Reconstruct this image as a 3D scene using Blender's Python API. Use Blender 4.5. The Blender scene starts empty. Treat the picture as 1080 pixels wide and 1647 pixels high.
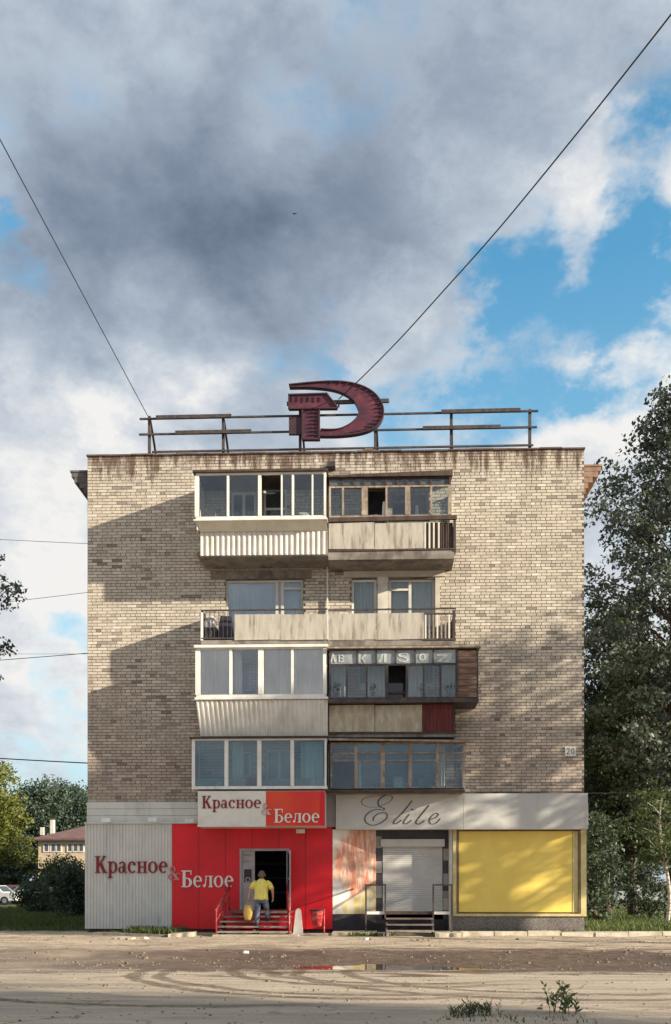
import bpy, math, random
import numpy as np
from mathutils import Vector, Matrix

random.seed(7)
sc = bpy.context.scene
R = math.radians
# ------------------------------------------------------------------ camera
F, HX, HY, D, EYE = 1600.0, 540.0, 1420.0, 32.0, 1.6
PHI = R(2.0)
CX, CY = D * math.tan(PHI), -D
cam_d = bpy.data.cameras.new('camera')
cam = bpy.data.objects.new('camera', cam_d)
sc.collection.objects.link(cam)
cam.location = (CX, CY, EYE)
cam.rotation_euler = (R(90), 0, PHI)
cam_d.sensor_fit = 'VERTICAL'
cam_d.sensor_height = 36.0
cam_d.lens = 36.0 * F / 1647.0
cam_d.shift_y = (HY - 823.5) / 1647.0
cam_d.clip_start = 0.1
cam_d.clip_end = 3000
sc.camera = cam
# ------------------------------------------------------------------ exposure
sc.view_settings.view_transform = 'Standard'
sc.view_settings.look = 'None'
sc.view_settings.gamma = 1
sc.view_settings.use_curve_mapping = False
EXPO = 1.3
sc.view_settings.exposure = EXPO
# ------------------------------------------------------------------ sun
SUN = Vector((3.45, -1.12, 1.14)).normalized()          # towards the sun
sd = bpy.data.lights.new('sun', 'SUN')
sd.energy = 5.0
sd.angle = R(0.8)
sd.color = (1.0, 0.88, 0.69)
so = bpy.data.objects.new('sun', sd)
sc.collection.objects.link(so)
so.rotation_euler = (-SUN).to_track_quat('-Z', 'Y').to_euler()
so.location = SUN * 60


def raydir(px, py):
    u = (px - HX) / F
    d = Vector((-math.sin(PHI) + math.cos(PHI) * u, math.cos(PHI) + math.sin(PHI) * u, (HY - py) / F))
    return d


# ------------------------------------------------------------------ sky
W = bpy.data.worlds.new('World')
sc.world = W
W.use_nodes = True
nt = W.node_tree
nt.nodes.clear()


class NG:
    """small node-graph helper"""

    def __init__(s, tree):
        s.t = tree

    def n(s, typ, **kw):
        nd = s.t.nodes.new(typ)
        for k, v in kw.items():
            if k.startswith('i_'):
                key = k[2:]
                nd.inputs[int(key) if key.isdigit() else key.replace('_', ' ')].default_value = v
            else:
                setattr(nd, k, v)
        return nd

    def l(s, a, b):
        s.t.links.new(a, b)

    def math(s, op, a, b=None, c=None, clamp=False):
        nd = s.t.nodes.new('ShaderNodeMath')
        nd.operation = op
        nd.use_clamp = clamp
        for i, x in enumerate((a, b, c)):
            if x is None:
                continue
            if isinstance(x, (int, float)):
                nd.inputs[i].default_value = x
            else:
                s.l(x, nd.inputs[i])
        return nd.outputs[0]

    def mapr(s, x, a, b, c=0.0, d=1.0, smooth=True):
        nd = s.t.nodes.new('ShaderNodeMapRange')
        nd.interpolation_type = 'SMOOTHSTEP' if smooth else 'LINEAR'
        s.l(x, nd.inputs[0])
        for i, v in enumerate((a, b, c, d)):
            nd.inputs[i + 1].default_value = v
        return nd.outputs[0]

    def noise(s, vec, scale, detail=4, rough=.55, dist=0.0, out=0):
        nd = s.t.nodes.new('ShaderNodeTexNoise')
        if vec is not None:
            s.l(vec, nd.inputs['Vector'])
        nd.inputs['Scale'].default_value = scale
        nd.inputs['Detail'].default_value = detail
        nd.inputs['Roughness'].default_value = rough
        nd.inputs['Distortion'].default_value = dist
        return nd.outputs[out]

    def mix(s, f, a, b, typ='MIX'):
        nd = s.t.nodes.new('ShaderNodeMix')
        nd.data_type = 'RGBA'
        nd.blend_type = typ
        for idx, x in ((0, f), (6, a), (7, b)):
            if isinstance(x, (int, float)):
                nd.inputs[idx].default_value = x
            elif isinstance(x, (tuple, list)):
                nd.inputs[idx].default_value = (*x[:3], 1)
            else:
                s.l(x, nd.inputs[idx])
        return nd.outputs[2]

    def ramp(s, f, stops):
        nd = s.t.nodes.new('ShaderNodeValToRGB')
        s.l(f, nd.inputs[0])
        e = nd.color_ramp.elements
        while len(e) < len(stops):
            e.new(0.5)
        for i, (p, c) in enumerate(stops):
            e[i].position = p
            e[i].color = (*c, 1)
        return nd.outputs[0]

    def vmul(s, v, t):
        nd = s.t.nodes.new('ShaderNodeVectorMath')
        nd.operation = 'MULTIPLY'
        s.l(v, nd.inputs[0])
        nd.inputs[1].default_value = t
        return nd.outputs[0]


g = NG(nt)
BG = 0.1
tc = g.n('ShaderNodeTexCoord').outputs['Generated']
sky = g.n('ShaderNodeTexSky', sky_type='NISHITA', sun_disc=False)
sky.sun_elevation = math.asin(SUN.z)
sky.sun_rotation = math.atan2(SUN.x, SUN.y)
sky.altitude = 100
sky.dust_density = 0.6
sky.ozone_density = 2.0
K = 1.0 / (BG * 2 ** EXPO)                 # display-linear -> node units
flat = g.vmul(tc, (1.0, 1.0, 1.5))
big = g.noise(flat, 3.6, 10, .58, .35)
fine = g.noise(flat, 9.0, 10, .64, .12)


wn = g.n('ShaderNodeTexNoise')
g.l(flat, wn.inputs['Vector'])
wn.inputs['Scale'].default_value = 4.5
wn.inputs['Detail'].default_value = 6
wn.inputs['Roughness'].default_value = .6
wo = g.n('ShaderNodeVectorMath', operation='MULTIPLY_ADD')
g.l(wn.outputs['Color'], wo.inputs[0])
wo.inputs[1].default_value = (.30, .30, .30)
wo.inputs[2].default_value = (-.15, -.15, -.15)
wa = g.n('ShaderNodeVectorMath', operation='ADD')
g.l(tc, wa.inputs[0])
g.l(wo.outputs[0], wa.inputs[1])
wnm = g.n('ShaderNodeVectorMath', operation='NORMALIZE')
g.l(wa.outputs[0], wnm.inputs[0])
warp = wnm.outputs[0]


def blobs(lst, start):
    acc = start
    for (p, rad, amp) in lst:
        c = raydir(*p).normalized()
        dt = g.n('ShaderNodeVectorMath', operation='DOT_PRODUCT')
        g.l(warp, dt.inputs[0])
        dt.inputs[1].default_value = c
        acc = g.math('ADD', acc, g.mapr(dt.outputs['Value'], math.cos(rad * 1.4), 1.0, 0, amp))
    return acc


# cloud cover: openings of blue as the photograph shows them (directions in the world)
cov = g.math('ADD', g.math('MULTIPLY', g.math('SUBTRACT', big, .5), 1.5), g.math('MULTIPLY', g.math('SUBTRACT', fine, .5), 1.15))
cov = blobs([((860, 440), .085, -.42), ((1000, 480), .06, -.34), ((1065, 205), .06, -.46), ((960, 330), .03, -.16), ((750, 470), .05, -.22), ((700, 620), .09, -.36), ((900, 620), .07, -.24),
             ((430, 600), .05, -.24), ((-10, 405), .022, -.34), ((70, 1075), .035, -.36), ((60, 1230), .06, -.34), ((990, 850), .05, -.12), ((1060, 620), .05, -.2),
             ((590, 500), .05, .26), ((920, 260), .05, .28), ((780, 340), .08, .22), ((1050, 360), .05, .26), ((850, 535), .05, .20), ((230, 620), .10, .25), ((960, 550), .04, .18), ((1040, 540), .04, .18), ((1010, 710), .06, .2), ((60, 960), .12, .3), ((760, 570), .05, .14)], g.math('ADD', cov, .40))
mask = g.mapr(cov, -.14, .30)
# thickness: heavy cores are grey-blue, thin edges are lit white
thick = g.math('ADD', g.math('MULTIPLY', g.math('SUBTRACT', big, .5), 1.7), g.math('MULTIPLY', g.math('SUBTRACT', fine, .5), 1.9))
thick = blobs([((330, 360), .14, .46), ((480, 450), .10, .26), ((640, 220), .16, .30), ((200, 420), .10, .20), ((780, 130), .16, .22), ((540, 60), .12, .12), ((410, 190), .04, -.26), ((170, 120), .05, -.16), ((60, 80), .12, .22), ((80, 270), .13, .26), ((20, 480), .08, .18),
               ((240, 610), .09, -.42), ((60, 700), .10, .02), ((570, 510), .05, -.40), ((930, 255), .04, -.40), ((740, 325), .06, -.22), ((60, 840), .12, -.16), ((60, 1120), .1, -.15), ((900, 560), .12, -.25), ((1040, 370), .06, -.15), ((1000, 720), .08, -.2)], g.math('ADD', thick, .37))
ccol = g.ramp(g.mapr(thick, 0.0, 2.1, 0, 1, False),
              [(0.0, (.90, .89, .87)), (.10, (.72, .75, .79)), (.26, (.49, .56, .645)), (.46, (.34, .405, .50)), (.70, (.23, .285, .375)), (1.0, (.12, .16, .23))])
skyc = g.mix(1.0, sky.outputs[0], tuple(x / 2 ** (EXPO - .62) for x in (.92, 1.74, 1.72)), 'MULTIPLY')
cm = g.n('ShaderNodeVectorMath', operation='SCALE')
g.l(ccol, cm.inputs[0])
cm.inputs['Scale'].default_value = K
szn = g.n('ShaderNodeSeparateXYZ')
g.l(tc, szn.inputs[0])
pale = g.n('ShaderNodeVectorMath', operation='SCALE')
pale.inputs[0].default_value = (.50, .64, .72)
pale.inputs['Scale'].default_value = K
skyc = g.mix(g.mapr(szn.outputs['Z'], .0, .52, .85, .0, False), skyc, pale.outputs[0])
col = g.mix(mask, skyc, cm.outputs[0])
bg = g.n('ShaderNodeBackground')
bg.inputs['Strength'].default_value = BG
g.l(col, bg.inputs['Color'])
g.l(bg.outputs[0], g.n('ShaderNodeOutputWorld').inputs[0])


# ------------------------------------------------------------------ pixel <-> place
def P(px, py, Y=0.0):
    d = raydir(px, py)
    t = (Y - CY) / d.y
    return Vector((CX + d.x * t, Y, EYE + d.z * t))


def X(px, Y=0.0):
    return P(px, 1000, Y).x


def Z(py, px=540, Y=0.0):
    return P(px, py, Y).z


# ------------------------------------------------------------------ materials
MATS = {}


def new_mat(name):
    m = bpy.data.materials.new(name)
    m.use_nodes = True
    m.node_tree.nodes.clear()
    return m, NG(m.node_tree)


def mat(name, c1, c2=None, rough=.7, scale=3.0, stretch=(1, 1, 1), bump=0.0, bscale=40.0, metal=0.0, spec=.4,
        dirt=None, dirt_amt=0.0, dirt_scale=1.2, dirt_stretch=(1, 1, 1), emit=None, lo=.38, hi=.62):
    if name in MATS:
        return MATS[name]
    m, q = new_mat(name)
    MATS[name] = m
    pos = q.n('ShaderNodeNewGeometry').outputs['Position']
    b = q.n('ShaderNodeBsdfPrincipled')
    if c2 is None:
        c2 = tuple(x * .82 for x in c1)
    nz = q.noise(q.vmul(pos, stretch), scale, 6, .6)
    colr = q.mix(q.mapr(nz, lo, hi), c1, c2)
    if dirt is not None:
        dn = q.noise(q.vmul(pos, dirt_stretch), dirt_scale, 8, .65)
        colr = q.mix(q.mapr(dn, .48, .70, 0, dirt_amt), colr, dirt)
    q.l(colr, b.inputs['Base Color'])
    b.inputs['Roughness'].default_value = rough
    b.inputs['Metallic'].default_value = metal
    b.inputs['Specular IOR Level'].default_value = spec
    if bump > 0:
        bn = q.noise(pos, bscale, 5, .6)
        bm = q.n('ShaderNodeBump')
        bm.inputs['Strength'].default_value = bump
        bm.inputs['Distance'].default_value = .02
        q.l(bn, bm.inputs['Height'])
        q.l(bm.outputs[0], b.inputs['Normal'])
    q.l(b.outputs[0], q.n('ShaderNodeOutputMaterial').inputs[0])
    return m


def glass_mat(name, tint=(.86, .9, .9), refl=.06):
    m, q = new_mat(name)
    MATS[name] = m
    tr = q.n('ShaderNodeBsdfTransparent')
    tr.inputs[0].default_value = (*tint, 1)
    gl = q.n('ShaderNodeBsdfGlossy')
    gl.inputs['Roughness'].default_value = .015
    gl.inputs['Color'].default_value = (.9, .95, 1, 1)
    fr = q.n('ShaderNodeFresnel')
    fr.inputs[0].default_value = 1.5
    f = q.math('ADD', fr.outputs[0], refl, clamp=True)
    mx = q.n('ShaderNodeMixShader')
    q.l(f, mx.inputs[0])
    q.l(tr.outputs[0], mx.inputs[1])
    q.l(gl.outputs[0], mx.inputs[2])
    q.l(mx.outputs[0], q.n('ShaderNodeOutputMaterial').inputs[0])
    return m


GLASS = glass_mat('loggia_glass', (.84, .87, .87), .03)
GLASS_C = glass_mat('clear_glass', (.97, .97, .96), .09)
GLASS_T = glass_mat('teal_tinted_glass', (.70, .83, .85), .05)
GLASS_R = glass_mat('bright_reflecting_glass', (.85, .88, .9), .10)


FROST = mat('milky_pane', (.22, .26, .27), (.32, .35, .36), .12, 3, spec=.6)


def brick_mat():
    m, q = new_mat('silicate_brick')
    geo = q.n('ShaderNodeNewGeometry')
    pos = geo.outputs['Position']
    at = q.n('ShaderNodeAttribute', attribute_name='tone')
    oi = q.n('ShaderNodeObjectInfo')
    r = q.math('FRACT', q.math('ADD', at.outputs['Fac'], oi.outputs['Random']))
    base = q.ramp(r, [(0, (.20, .17, .15)), (.05, (.33, .29, .255)), (.16, (.45, .40, .335)), (.6, (.51, .455, .38)), (.9, (.55, .495, .42)), (1, (.63, .58, .51))])
    sep = q.n('ShaderNodeSeparateXYZ')
    q.l(pos, sep.inputs[0])
    z = sep.outputs['Z']
    # the brick gets browner and darker towards the lower storeys
    lown = q.math('ADD', z, q.math('MULTIPLY', q.noise(pos, .35, 4, .6), 5.0))
    base = q.mix(q.mapr(lown, 7.0, 12.5, .75, 0.0), base, (.74, .66, .66), 'MULTIPLY')
    base = q.mix(q.mapr(q.noise(pos, .7, 5, .6), .42, .66, 0, .3), base, (.33, .29, .25))
    base = q.mix(q.mapr(q.noise(q.vmul(pos, (1.2, 1, .35)), 1.3, 7, .7), .56, .72, 0, .5), base, (.24, .20, .17))
    base = q.mix(q.mapr(q.noise(pos, 9.0, 4, .6), .5, .75, 0, .5), base, (.24, .20, .165))
    # rust and soot running down from the roof edge
    drip = q.noise(q.vmul(pos, (2.6, 1, .32)), 1.6, 6, .65)
    edge = q.math('ADD', z, q.math('MULTIPLY', q.math('SUBTRACT', drip, .5), 4.2))
    base = q.mix(q.mapr(edge, 14.75, 15.6, 0, .85), base, (.085, .042, .03))
    patch = q.noise(q.vmul(pos, (1.5, 1, .5)), 1.1, 6, .7)
    base = q.mix(q.math('MULTIPLY', q.mapr(patch, .62, .74, 0, .75), q.mapr(z, 12.0, 14.2)), base, (.10, .06, .045))
    b = q.n('ShaderNodeBsdfPrincipled')
    q.l(base, b.inputs['Base Color'])
    b.inputs['Roughness'].default_value = .88
    b.inputs['Specular IOR Level'].default_value = .2
    bm = q.n('ShaderNodeBump')
    bm.inputs['Strength'].default_value = .35
    bm.inputs['Distance'].default_value = .01
    q.l(q.noise(pos, 30, 4, .6), bm.inputs['Height'])
    q.l(bm.outputs[0], b.inputs['Normal'])
    q.l(b.outputs[0], q.n('ShaderNodeOutputMaterial').inputs[0])
    return m


BRICK = brick_mat()
MORTAR = mat('mortar', (.075, .064, .058), (.17, .15, .13), .95, 2.0)
WHITE = mat('white_pvc', (.74, .73, .70), (.66, .64, .60), .45, 2, dirt=(.35, .31, .26), dirt_amt=.35, dirt_stretch=(3, 3, .6))
SHEETW = mat('white_profiled_sheet', (.66, .64, .59), (.58, .56, .51), .5, 2, dirt=(.36, .31, .25), dirt_amt=.45, dirt_stretch=(5, 5, .4))
CREAM = mat('cream_paint', (.60, .57, .50), (.52, .49, .43), .6, 2, dirt=(.30, .26, .2), dirt_amt=.4)
CONC = mat('balcony_concrete', (.25, .225, .20), (.17, .15, .135), .9, 2.5, bump=.4, dirt=(.07, .055, .045), dirt_amt=.8, dirt_stretch=(1.5, 1.5, .6))
SHEET = mat('asbestos_cement_sheet', (.43, .40, .35), (.36, .335, .29), .9, 3.0, stretch=(3, 3, .5), dirt=(.13, .10, .08), dirt_amt=.85, dirt_scale=1.9, dirt_stretch=(3, 3, .45))
SHEETO = mat('ochre_stained_sheet', (.40, .36, .28), (.32, .27, .19), .9, 3.0, stretch=(2, 2, .6), dirt=(.55, .52, .46), dirt_amt=.7, dirt_scale=1.9, dirt_stretch=(2, 2, .6))
STEEL = mat('dark_steel', (.035, .033, .035), (.075, .055, .05), .6, 6, spec=.4)
RUST = mat('rusty_steel', (.085, .05, .04), (.05, .035, .03), .8, 6)
OLDW = mat('weathered_wood', (.30, .24, .19), (.19, .145, .11), .85, 5, stretch=(1, 1, .3), dirt=(.45, .42, .38), dirt_amt=.6, dirt_scale=5)
DARKW = mat('dark_brown_wood', (.075, .05, .04), (.045, .03, .027), .8, 5, stretch=(1, 1, .3))
REDW = mat('oxblood_sheet', (.15, .028, .025), (.09, .02, .02), .7, 4, stretch=(3, 3, .3))
PLANK = mat('brown_plank', (.20, .12, .085), (.11, .065, .05), .85, 4, stretch=(.4, 1, 3), dirt=(.40, .33, .28), dirt_amt=.65, dirt_scale=2.5, dirt_stretch=(.6, 1, 3))
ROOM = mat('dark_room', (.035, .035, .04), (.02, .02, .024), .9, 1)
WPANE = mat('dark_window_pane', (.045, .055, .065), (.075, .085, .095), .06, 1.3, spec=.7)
CURT = mat('pale_curtain', (.70, .71, .69), (.55, .57, .56), .9, 3, stretch=(9, 1, .3))
PLAST = mat('beige_plaster', (.50, .46, .40), (.42, .38, .33), .9, 2)
GREYP = mat('grey_profiled_sheet', (.60, .60, .565), (.55, .55, .52), .5, 1.5, dirt=(.25, .23, .19), dirt_amt=.35, dirt_stretch=(3, 3, .5))
REDP = mat('red_cladding', (.68, .006, .016), (.58, .006, .016), .42, .9, bump=.25, bscale=1.6, dirt=(.30, .012, .015), dirt_amt=.25)
SIGNW = mat('sign_off_white', (.70, .68, .63), (.65, .63, .58), .45, 1.5, dirt=(.42, .39, .34), dirt_amt=.3)
SIGNR = mat('sign_red', (.62, .028, .016), (.66, .06, .02), .4, .9)
LETR = mat('maroon_letter', (.22, .006, .012), (.19, .005, .01), .5)
LETW = mat('white_letter', (.72, .70, .66), (.66, .64, .6), .5)
ELITE = mat('silver_composite_panel', (.50, .495, .465), (.45, .445, .43), .35, .8, dirt=(.36, .34, .30), dirt_amt=.35, dirt_stretch=(2, 2, .6))
ELETT = mat('dark_grey_letter', (.05, .045, .04), (.08, .07, .06), .5)
YELL = mat('yellow_panel', (.82, .62, .14), (.76, .56, .12), .45, .8, bump=.25, bscale=1.4, dirt=(.66, .50, .16), dirt_amt=.3, dirt_stretch=(2, 2, .5))
YFRAME = mat('pale_yellow_frame', (.58, .50, .24), (.50, .42, .20), .6, 3)
BROWNF = mat('brown_frame', (.20, .125, .06), (.14, .085, .05), .6, 3)
SHUT = mat('roller_shutter_white', (.56, .55, .53), (.50, .49, .47), .45, 1.5, dirt=(.38, .35, .31), dirt_amt=.4)
PEBB = mat('pebble_dash', (.26, .23, .21), (.12, .105, .10), .95, 22, bump=.9, bscale=60, dirt=(.08, .065, .06), dirt_amt=.6)
DPLIN = mat('dark_blue_plinth', (.045, .04, .05), (.065, .055, .065), .8, 2)
DTILE = mat('dark_tile', (.05, .045, .055), (.07, .06, .065), .4, 3)
LTILE = mat('light_tile', (.36, .33, .30), (.30, .28, .25), .5, 3)
REDRAIL = mat('red_paint_worn', (.42, .02, .025), (.30, .018, .02), .5, 6, dirt=(.55, .40, .36), dirt_amt=.6, dirt_scale=7)
TREAD = mat('worn_step_wood', (.13, .10, .09), (.20, .16, .14), .85, 3, stretch=(.5, 3, 3), dirt=(.05, .04, .04), dirt_amt=.6)
CSLAB = mat('light_concrete', (.42, .375, .30), (.33, .29, .23), .95, 3, bump=.5, dirt=(.20, .16, .12), dirt_amt=.6, dirt_scale=2)
DSLAB = mat('dark_concrete', (.10, .09, .085), (.16, .14, .12), .95, 3, bump=.5)
EMBL = mat('faded_red_emblem', (.085, .016, .036), (.045, .013, .032), .6, 2.2, dirt=(.16, .04, .045), dirt_amt=.7, dirt_scale=2.8)
EMBE = mat('emblem_edge', (.035, .018, .026), (.05, .022, .03), .6)
FLASH = mat('roof_flashing', (.09, .055, .045), (.13, .09, .07), .8, 4)
SKIN = mat('skin', (.50, .27, .19), (.44, .23, .16), .6, 8)
SHIRT = mat('yellow_shirt', (.80, .68, .16), (.68, .55, .11), .8, 9, stretch=(1.6, 1.6, .5), bump=.9, bscale=11)
JEANS = mat('blue_jeans', (.055, .075, .13), (.14, .17, .24), .85, 7)
HAIR = mat('grey_brown_hair', (.10, .075, .055), (.15, .12, .09), .8, 20)
SHOE = mat('black_shoe', (.02, .02, .022), (.03, .03, .03), .6)
BAGY = mat('yellow_bag', (.68, .45, .13), (.58, .36, .09), .5, 6, bump=.6, bscale=12)
BLACK = mat('black_rubber', (.015, .015, .016), (.022, .022, .024), .6)


def leaf_mat(name, c1, c2, c3, trans=.35):
    m, q = new_mat(name)
    MATS[name] = m
    geo = q.n('ShaderNodeNewGeometry')
    pos = geo.outputs['Position']
    c = q.mix(q.mapr(q.noise(pos, 1.1, 4, .6), .4, .6), c1, c2)
    c = q.mix(q.mapr(geo.outputs['Random Per Island'], .55, 1.0), c, c3)
    b = q.n('ShaderNodeBsdfPrincipled')
    q.l(c, b.inputs['Base Color'])
    b.inputs['Roughness'].default_value = .55
    b.inputs['Specular IOR Level'].default_value = .35
    t = q.n('ShaderNodeBsdfTranslucent')
    q.l(q.mix(.5, c, (.12, .16, .02)), t.inputs[0])
    mx = q.n('ShaderNodeMixShader')
    mx.inputs[0].default_value = trans
    q.l(b.outputs[0], mx.inputs[1])
    q.l(t.outputs[0], mx.inputs[2])
    q.l(mx.outputs[0], q.n('ShaderNodeOutputMaterial').inputs[0])
    return m


LEAF_D = leaf_mat('poplar_leaf', (.046, .066, .058), (.072, .096, .082), (.15, .175, .16), .22)
LEAF_G = leaf_mat('green_leaf', (.036, .062, .026), (.055, .085, .032), (.08, .11, .045), .25)
LEAF_Y = leaf_mat('yellow_green_leaf', (.11, .13, .03), (.15, .165, .035), (.20, .20, .05), .35)
LEAF_B = leaf_mat('blue_green_leaf', (.032, .054, .042), (.05, .078, .056), (.085, .115, .08), .22)
GRASS = leaf_mat('grass_blade', (.05, .085, .025), (.08, .115, .03), (.12, .13, .05), .3)
BARK = mat('bark', (.10, .08, .065), (.055, .045, .04), .95, 6, stretch=(3, 3, .6), bump=.6)
BIRCH = mat('birch_bark', (.50, .47, .43), (.30, .27, .24), .9, 5, stretch=(1, 1, 4), dirt=(.05, .045, .04), dirt_amt=.7, dirt_scale=5, dirt_stretch=(1, 1, 4))

# ------------------------------------------------------------------ mesh helpers
COL = sc.collection
WO = {}


class MB:
    def __init__(s):
        s.v, s.f = [], []

    def add(s, vs, fs):
        k = len(s.v)
        s.v += [tuple(p) for p in vs]
        s.f += [tuple(i + k for i in f) for f in fs]
        return s

    def box(s, x0, x1, y0, y1, z0, z1):
        if x0 > x1: x0, x1 = x1, x0
        if y0 > y1: y0, y1 = y1, y0
        if z0 > z1: z0, z1 = z1, z0
        return s.add([(x0, y0, z0), (x1, y0, z0), (x1, y1, z0), (x0, y1, z0), (x0, y0, z1), (x1, y0, z1), (x1, y1, z1), (x0, y1, z1)],
                     [(0, 3, 2, 1), (4, 5, 6, 7), (0, 1, 5, 4), (1, 2, 6, 5), (2, 3, 7, 6), (3, 0, 4, 7)])

    def hexa(s, b, t):
        """eight corners: bottom four, top four (both counter-clockwise from above)"""
        return s.add(list(b) + list(t), [(0, 3, 2, 1), (4, 5, 6, 7), (0, 1, 5, 4), (1, 2, 6, 5), (2, 3, 7, 6), (3, 0, 4, 7)])

    def prism_xz(s, poly, y0, y1):
        """poly: (x,z) counter-clockwise seen from -y"""
        n = len(poly)
        vs = [(p[0], y0, p[1]) for p in poly] + [(p[0], y1, p[1]) for p in poly]
        fs = [tuple(range(n)), tuple(range(2 * n - 1, n - 1, -1))]
        fs += [(i, i + n, (i + 1) % n + n, (i + 1) % n) for i in range(n)]
        return s.add(vs, fs)

    def strip_xz(s, outer, inner, y0, y1, closed=False):
        n = len(outer)
        vs = [(p[0], y0, p[1]) for p in outer] + [(p[0], y0, p[1]) for p in inner]
        vs += [(p[0], y1, p[1]) for p in outer] + [(p[0], y1, p[1]) for p in inner]
        fs = []
        m = n if closed else n - 1
        for i in range(m):
            j = (i + 1) % n
            fs += [(i, j, n + j, n + i), (2 * n + i, 3 * n + i, 3 * n + j, 2 * n + j), (i, 2 * n + i, 2 * n + j, j), (n + i, n + j, 3 * n + j, 3 * n + i)]
        if not closed:
            fs += [(0, n, 3 * n, 2 * n), (n - 1, 3 * n - 1, 4 * n - 1, 2 * n - 1)]
        return s.add(vs, fs)

    def tube(s, pts, r, n=8, cap=True):
        pts = [Vector(p) for p in pts]
        rs = r if isinstance(r, (list, tuple)) else [r] * len(pts)
        k = len(s.v)
        up0 = None
        for i, p in enumerate(pts):
            d = (pts[min(i + 1, len(pts) - 1)] - pts[max(i - 1, 0)]).normalized()
            if up0 is None:
                up0 = Vector((0, 0, 1)) if abs(d.z) < .9 else Vector((1, 0, 0))
            a = d.cross(up0).normalized()
            b = d.cross(a).normalized()
            up0 = -b if False else up0
            for j in range(n):
                t = 2 * math.pi * j / n
                q = p + (a * math.cos(t) + b * math.sin(t)) * rs[i]
                s.v.append(tuple(q))
        for i in range(len(pts) - 1):
            for j in range(n):
                j2 = (j + 1) % n
                s.f.append((k + i * n + j, k + (i + 1) * n + j, k + (i + 1) * n + j2, k + i * n + j2))
        if cap:
            s.f.append(tuple(k + j for j in range(n)))
            e = k + (len(pts) - 1) * n
            s.f.append(tuple(e + j for j in range(n - 1, -1, -1)))
        return s

    def bar(s, a, b, w, h=None):
        """square bar between two points"""
        h = h or w
        a, b = Vector(a), Vector(b)
        d = (b - a).normalized()
        up = Vector((0, 0, 1)) if abs(d.z) < .95 else Vector((0, 1, 0))
        x = d.cross(up).normalized() * w / 2
        y = d.cross(x).normalized() * h / 2
        return s.add([a - x - y, a + x - y, a + x + y, a - x + y, b - x - y, b + x - y, b + x + y, b - x + y],
                     [(0, 1, 2, 3), (7, 6, 5, 4), (0, 4, 5, 1), (1, 5, 6, 2), (2, 6, 7, 3), (3, 7, 4, 0)])

    def loft(s, rings, cap=True):
        k = len(s.v)
        n = len(rings[0])
        for r_ in rings:
            s.v += [tuple(p) for p in r_]
        for i in range(len(rings) - 1):
            for j in range(n):
                j2 = (j + 1) % n
                s.f.append((k + i * n + j, k + i * n + j2, k + (i + 1) * n + j2, k + (i + 1) * n + j))
        if cap:
            s.f.append(tuple(k + j for j in range(n - 1, -1, -1)))
            s.f.append(tuple(k + (len(rings) - 1) * n + j for j in range(n)))
        return s

    def build(s, name, material, parent=None, smooth=False, origin=None, recalc=True):
        v = np.array(s.v, dtype=np.float64)
        if origin is None:
            lo, hi = v.min(0), v.max(0)
            origin = np.array([(lo[0] + hi[0]) / 2, (lo[1] + hi[1]) / 2, lo[2]])
        origin = np.array(origin, dtype=np.float64)
        me = bpy.data.meshes.new(name)
        me.from_pydata((v - origin).tolist(), [], s.f)
        if recalc:
            import bmesh
            bm = bmesh.new()
            bm.from_mesh(me)
            bmesh.ops.recalc_face_normals(bm, faces=bm.faces)
            bm.to_mesh(me)
            bm.free()
        if material is not None:
            for m in (material if isinstance(material, (list, tuple)) else [material]):
                me.materials.append(m)
        if smooth:
            me.polygons.foreach_set('use_smooth', [True] * len(me.polygons))
        o = bpy.data.objects.new(name, me)
        COL.objects.link(o)
        place(o, origin, parent)
        return o


def place(o, origin, parent):
    WO[o.name] = np.array(origin, dtype=np.float64)
    if parent is not None:
        o.parent = parent
        o.location = WO[o.name] - WO[parent.name]
    else:
        o.location = origin


def tag(o, label=None, cat=None, group=None, kind=None):
    if label: o['label'] = label
    if cat: o['category'] = cat
    if group: o['group'] = group
    if kind: o['kind'] = kind
    return o


def thing(name, label, cat, loc, group=None):
    o = bpy.data.objects.new(name, None)
    o.empty_display_size = .3
    COL.objects.link(o)
    place(o, loc, None)
    return tag(o, label, cat, group)


def np_mesh(name, verts, nquads, material, parent, origin, kind=None, tone=None):
    """verts: (4*n,3) quads"""
    me = bpy.data.meshes.new(name)
    me.vertices.add(len(verts))
    me.vertices.foreach_set('co', (verts - np.array(origin)).astype(np.float32).ravel())
    me.loops.add(4 * nquads)
    me.loops.foreach_set('vertex_index', np.arange(4 * nquads, dtype=np.int32))
    me.polygons.add(nquads)
    me.polygons.foreach_set('loop_start', np.arange(0, 4 * nquads, 4, dtype=np.int32))
    me.update(calc_edges=True)
    me.materials.append(material)
    o = bpy.data.objects.new(name, me)
    COL.objects.link(o)
    place(o, origin, parent)
    if kind: o['kind'] = kind
    return o


# ================================================================== GROUND
def smooth_noise(x, y, s, seed):
    rng = np.random.RandomState(seed)
    g_ = rng.rand(64, 64)
    u, v = (x / s) % 64, (y / s) % 64
    i, j = np.floor(u).astype(int), np.floor(v).astype(int)
    fu, fv = u - i, v - j
    fu, fv = fu * fu * (3 - 2 * fu), fv * fv * (3 - 2 * fv)
    a = g_[i % 64, j % 64]; b = g_[(i + 1) % 64, j % 64]
    c = g_[i % 64, (j + 1) % 64]; d = g_[(i + 1) % 64, (j + 1) % 64]
    return (a * (1 - fu) + b * fu) * (1 - fv) + (c * (1 - fu) + d * fu) * fv - .5


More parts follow.
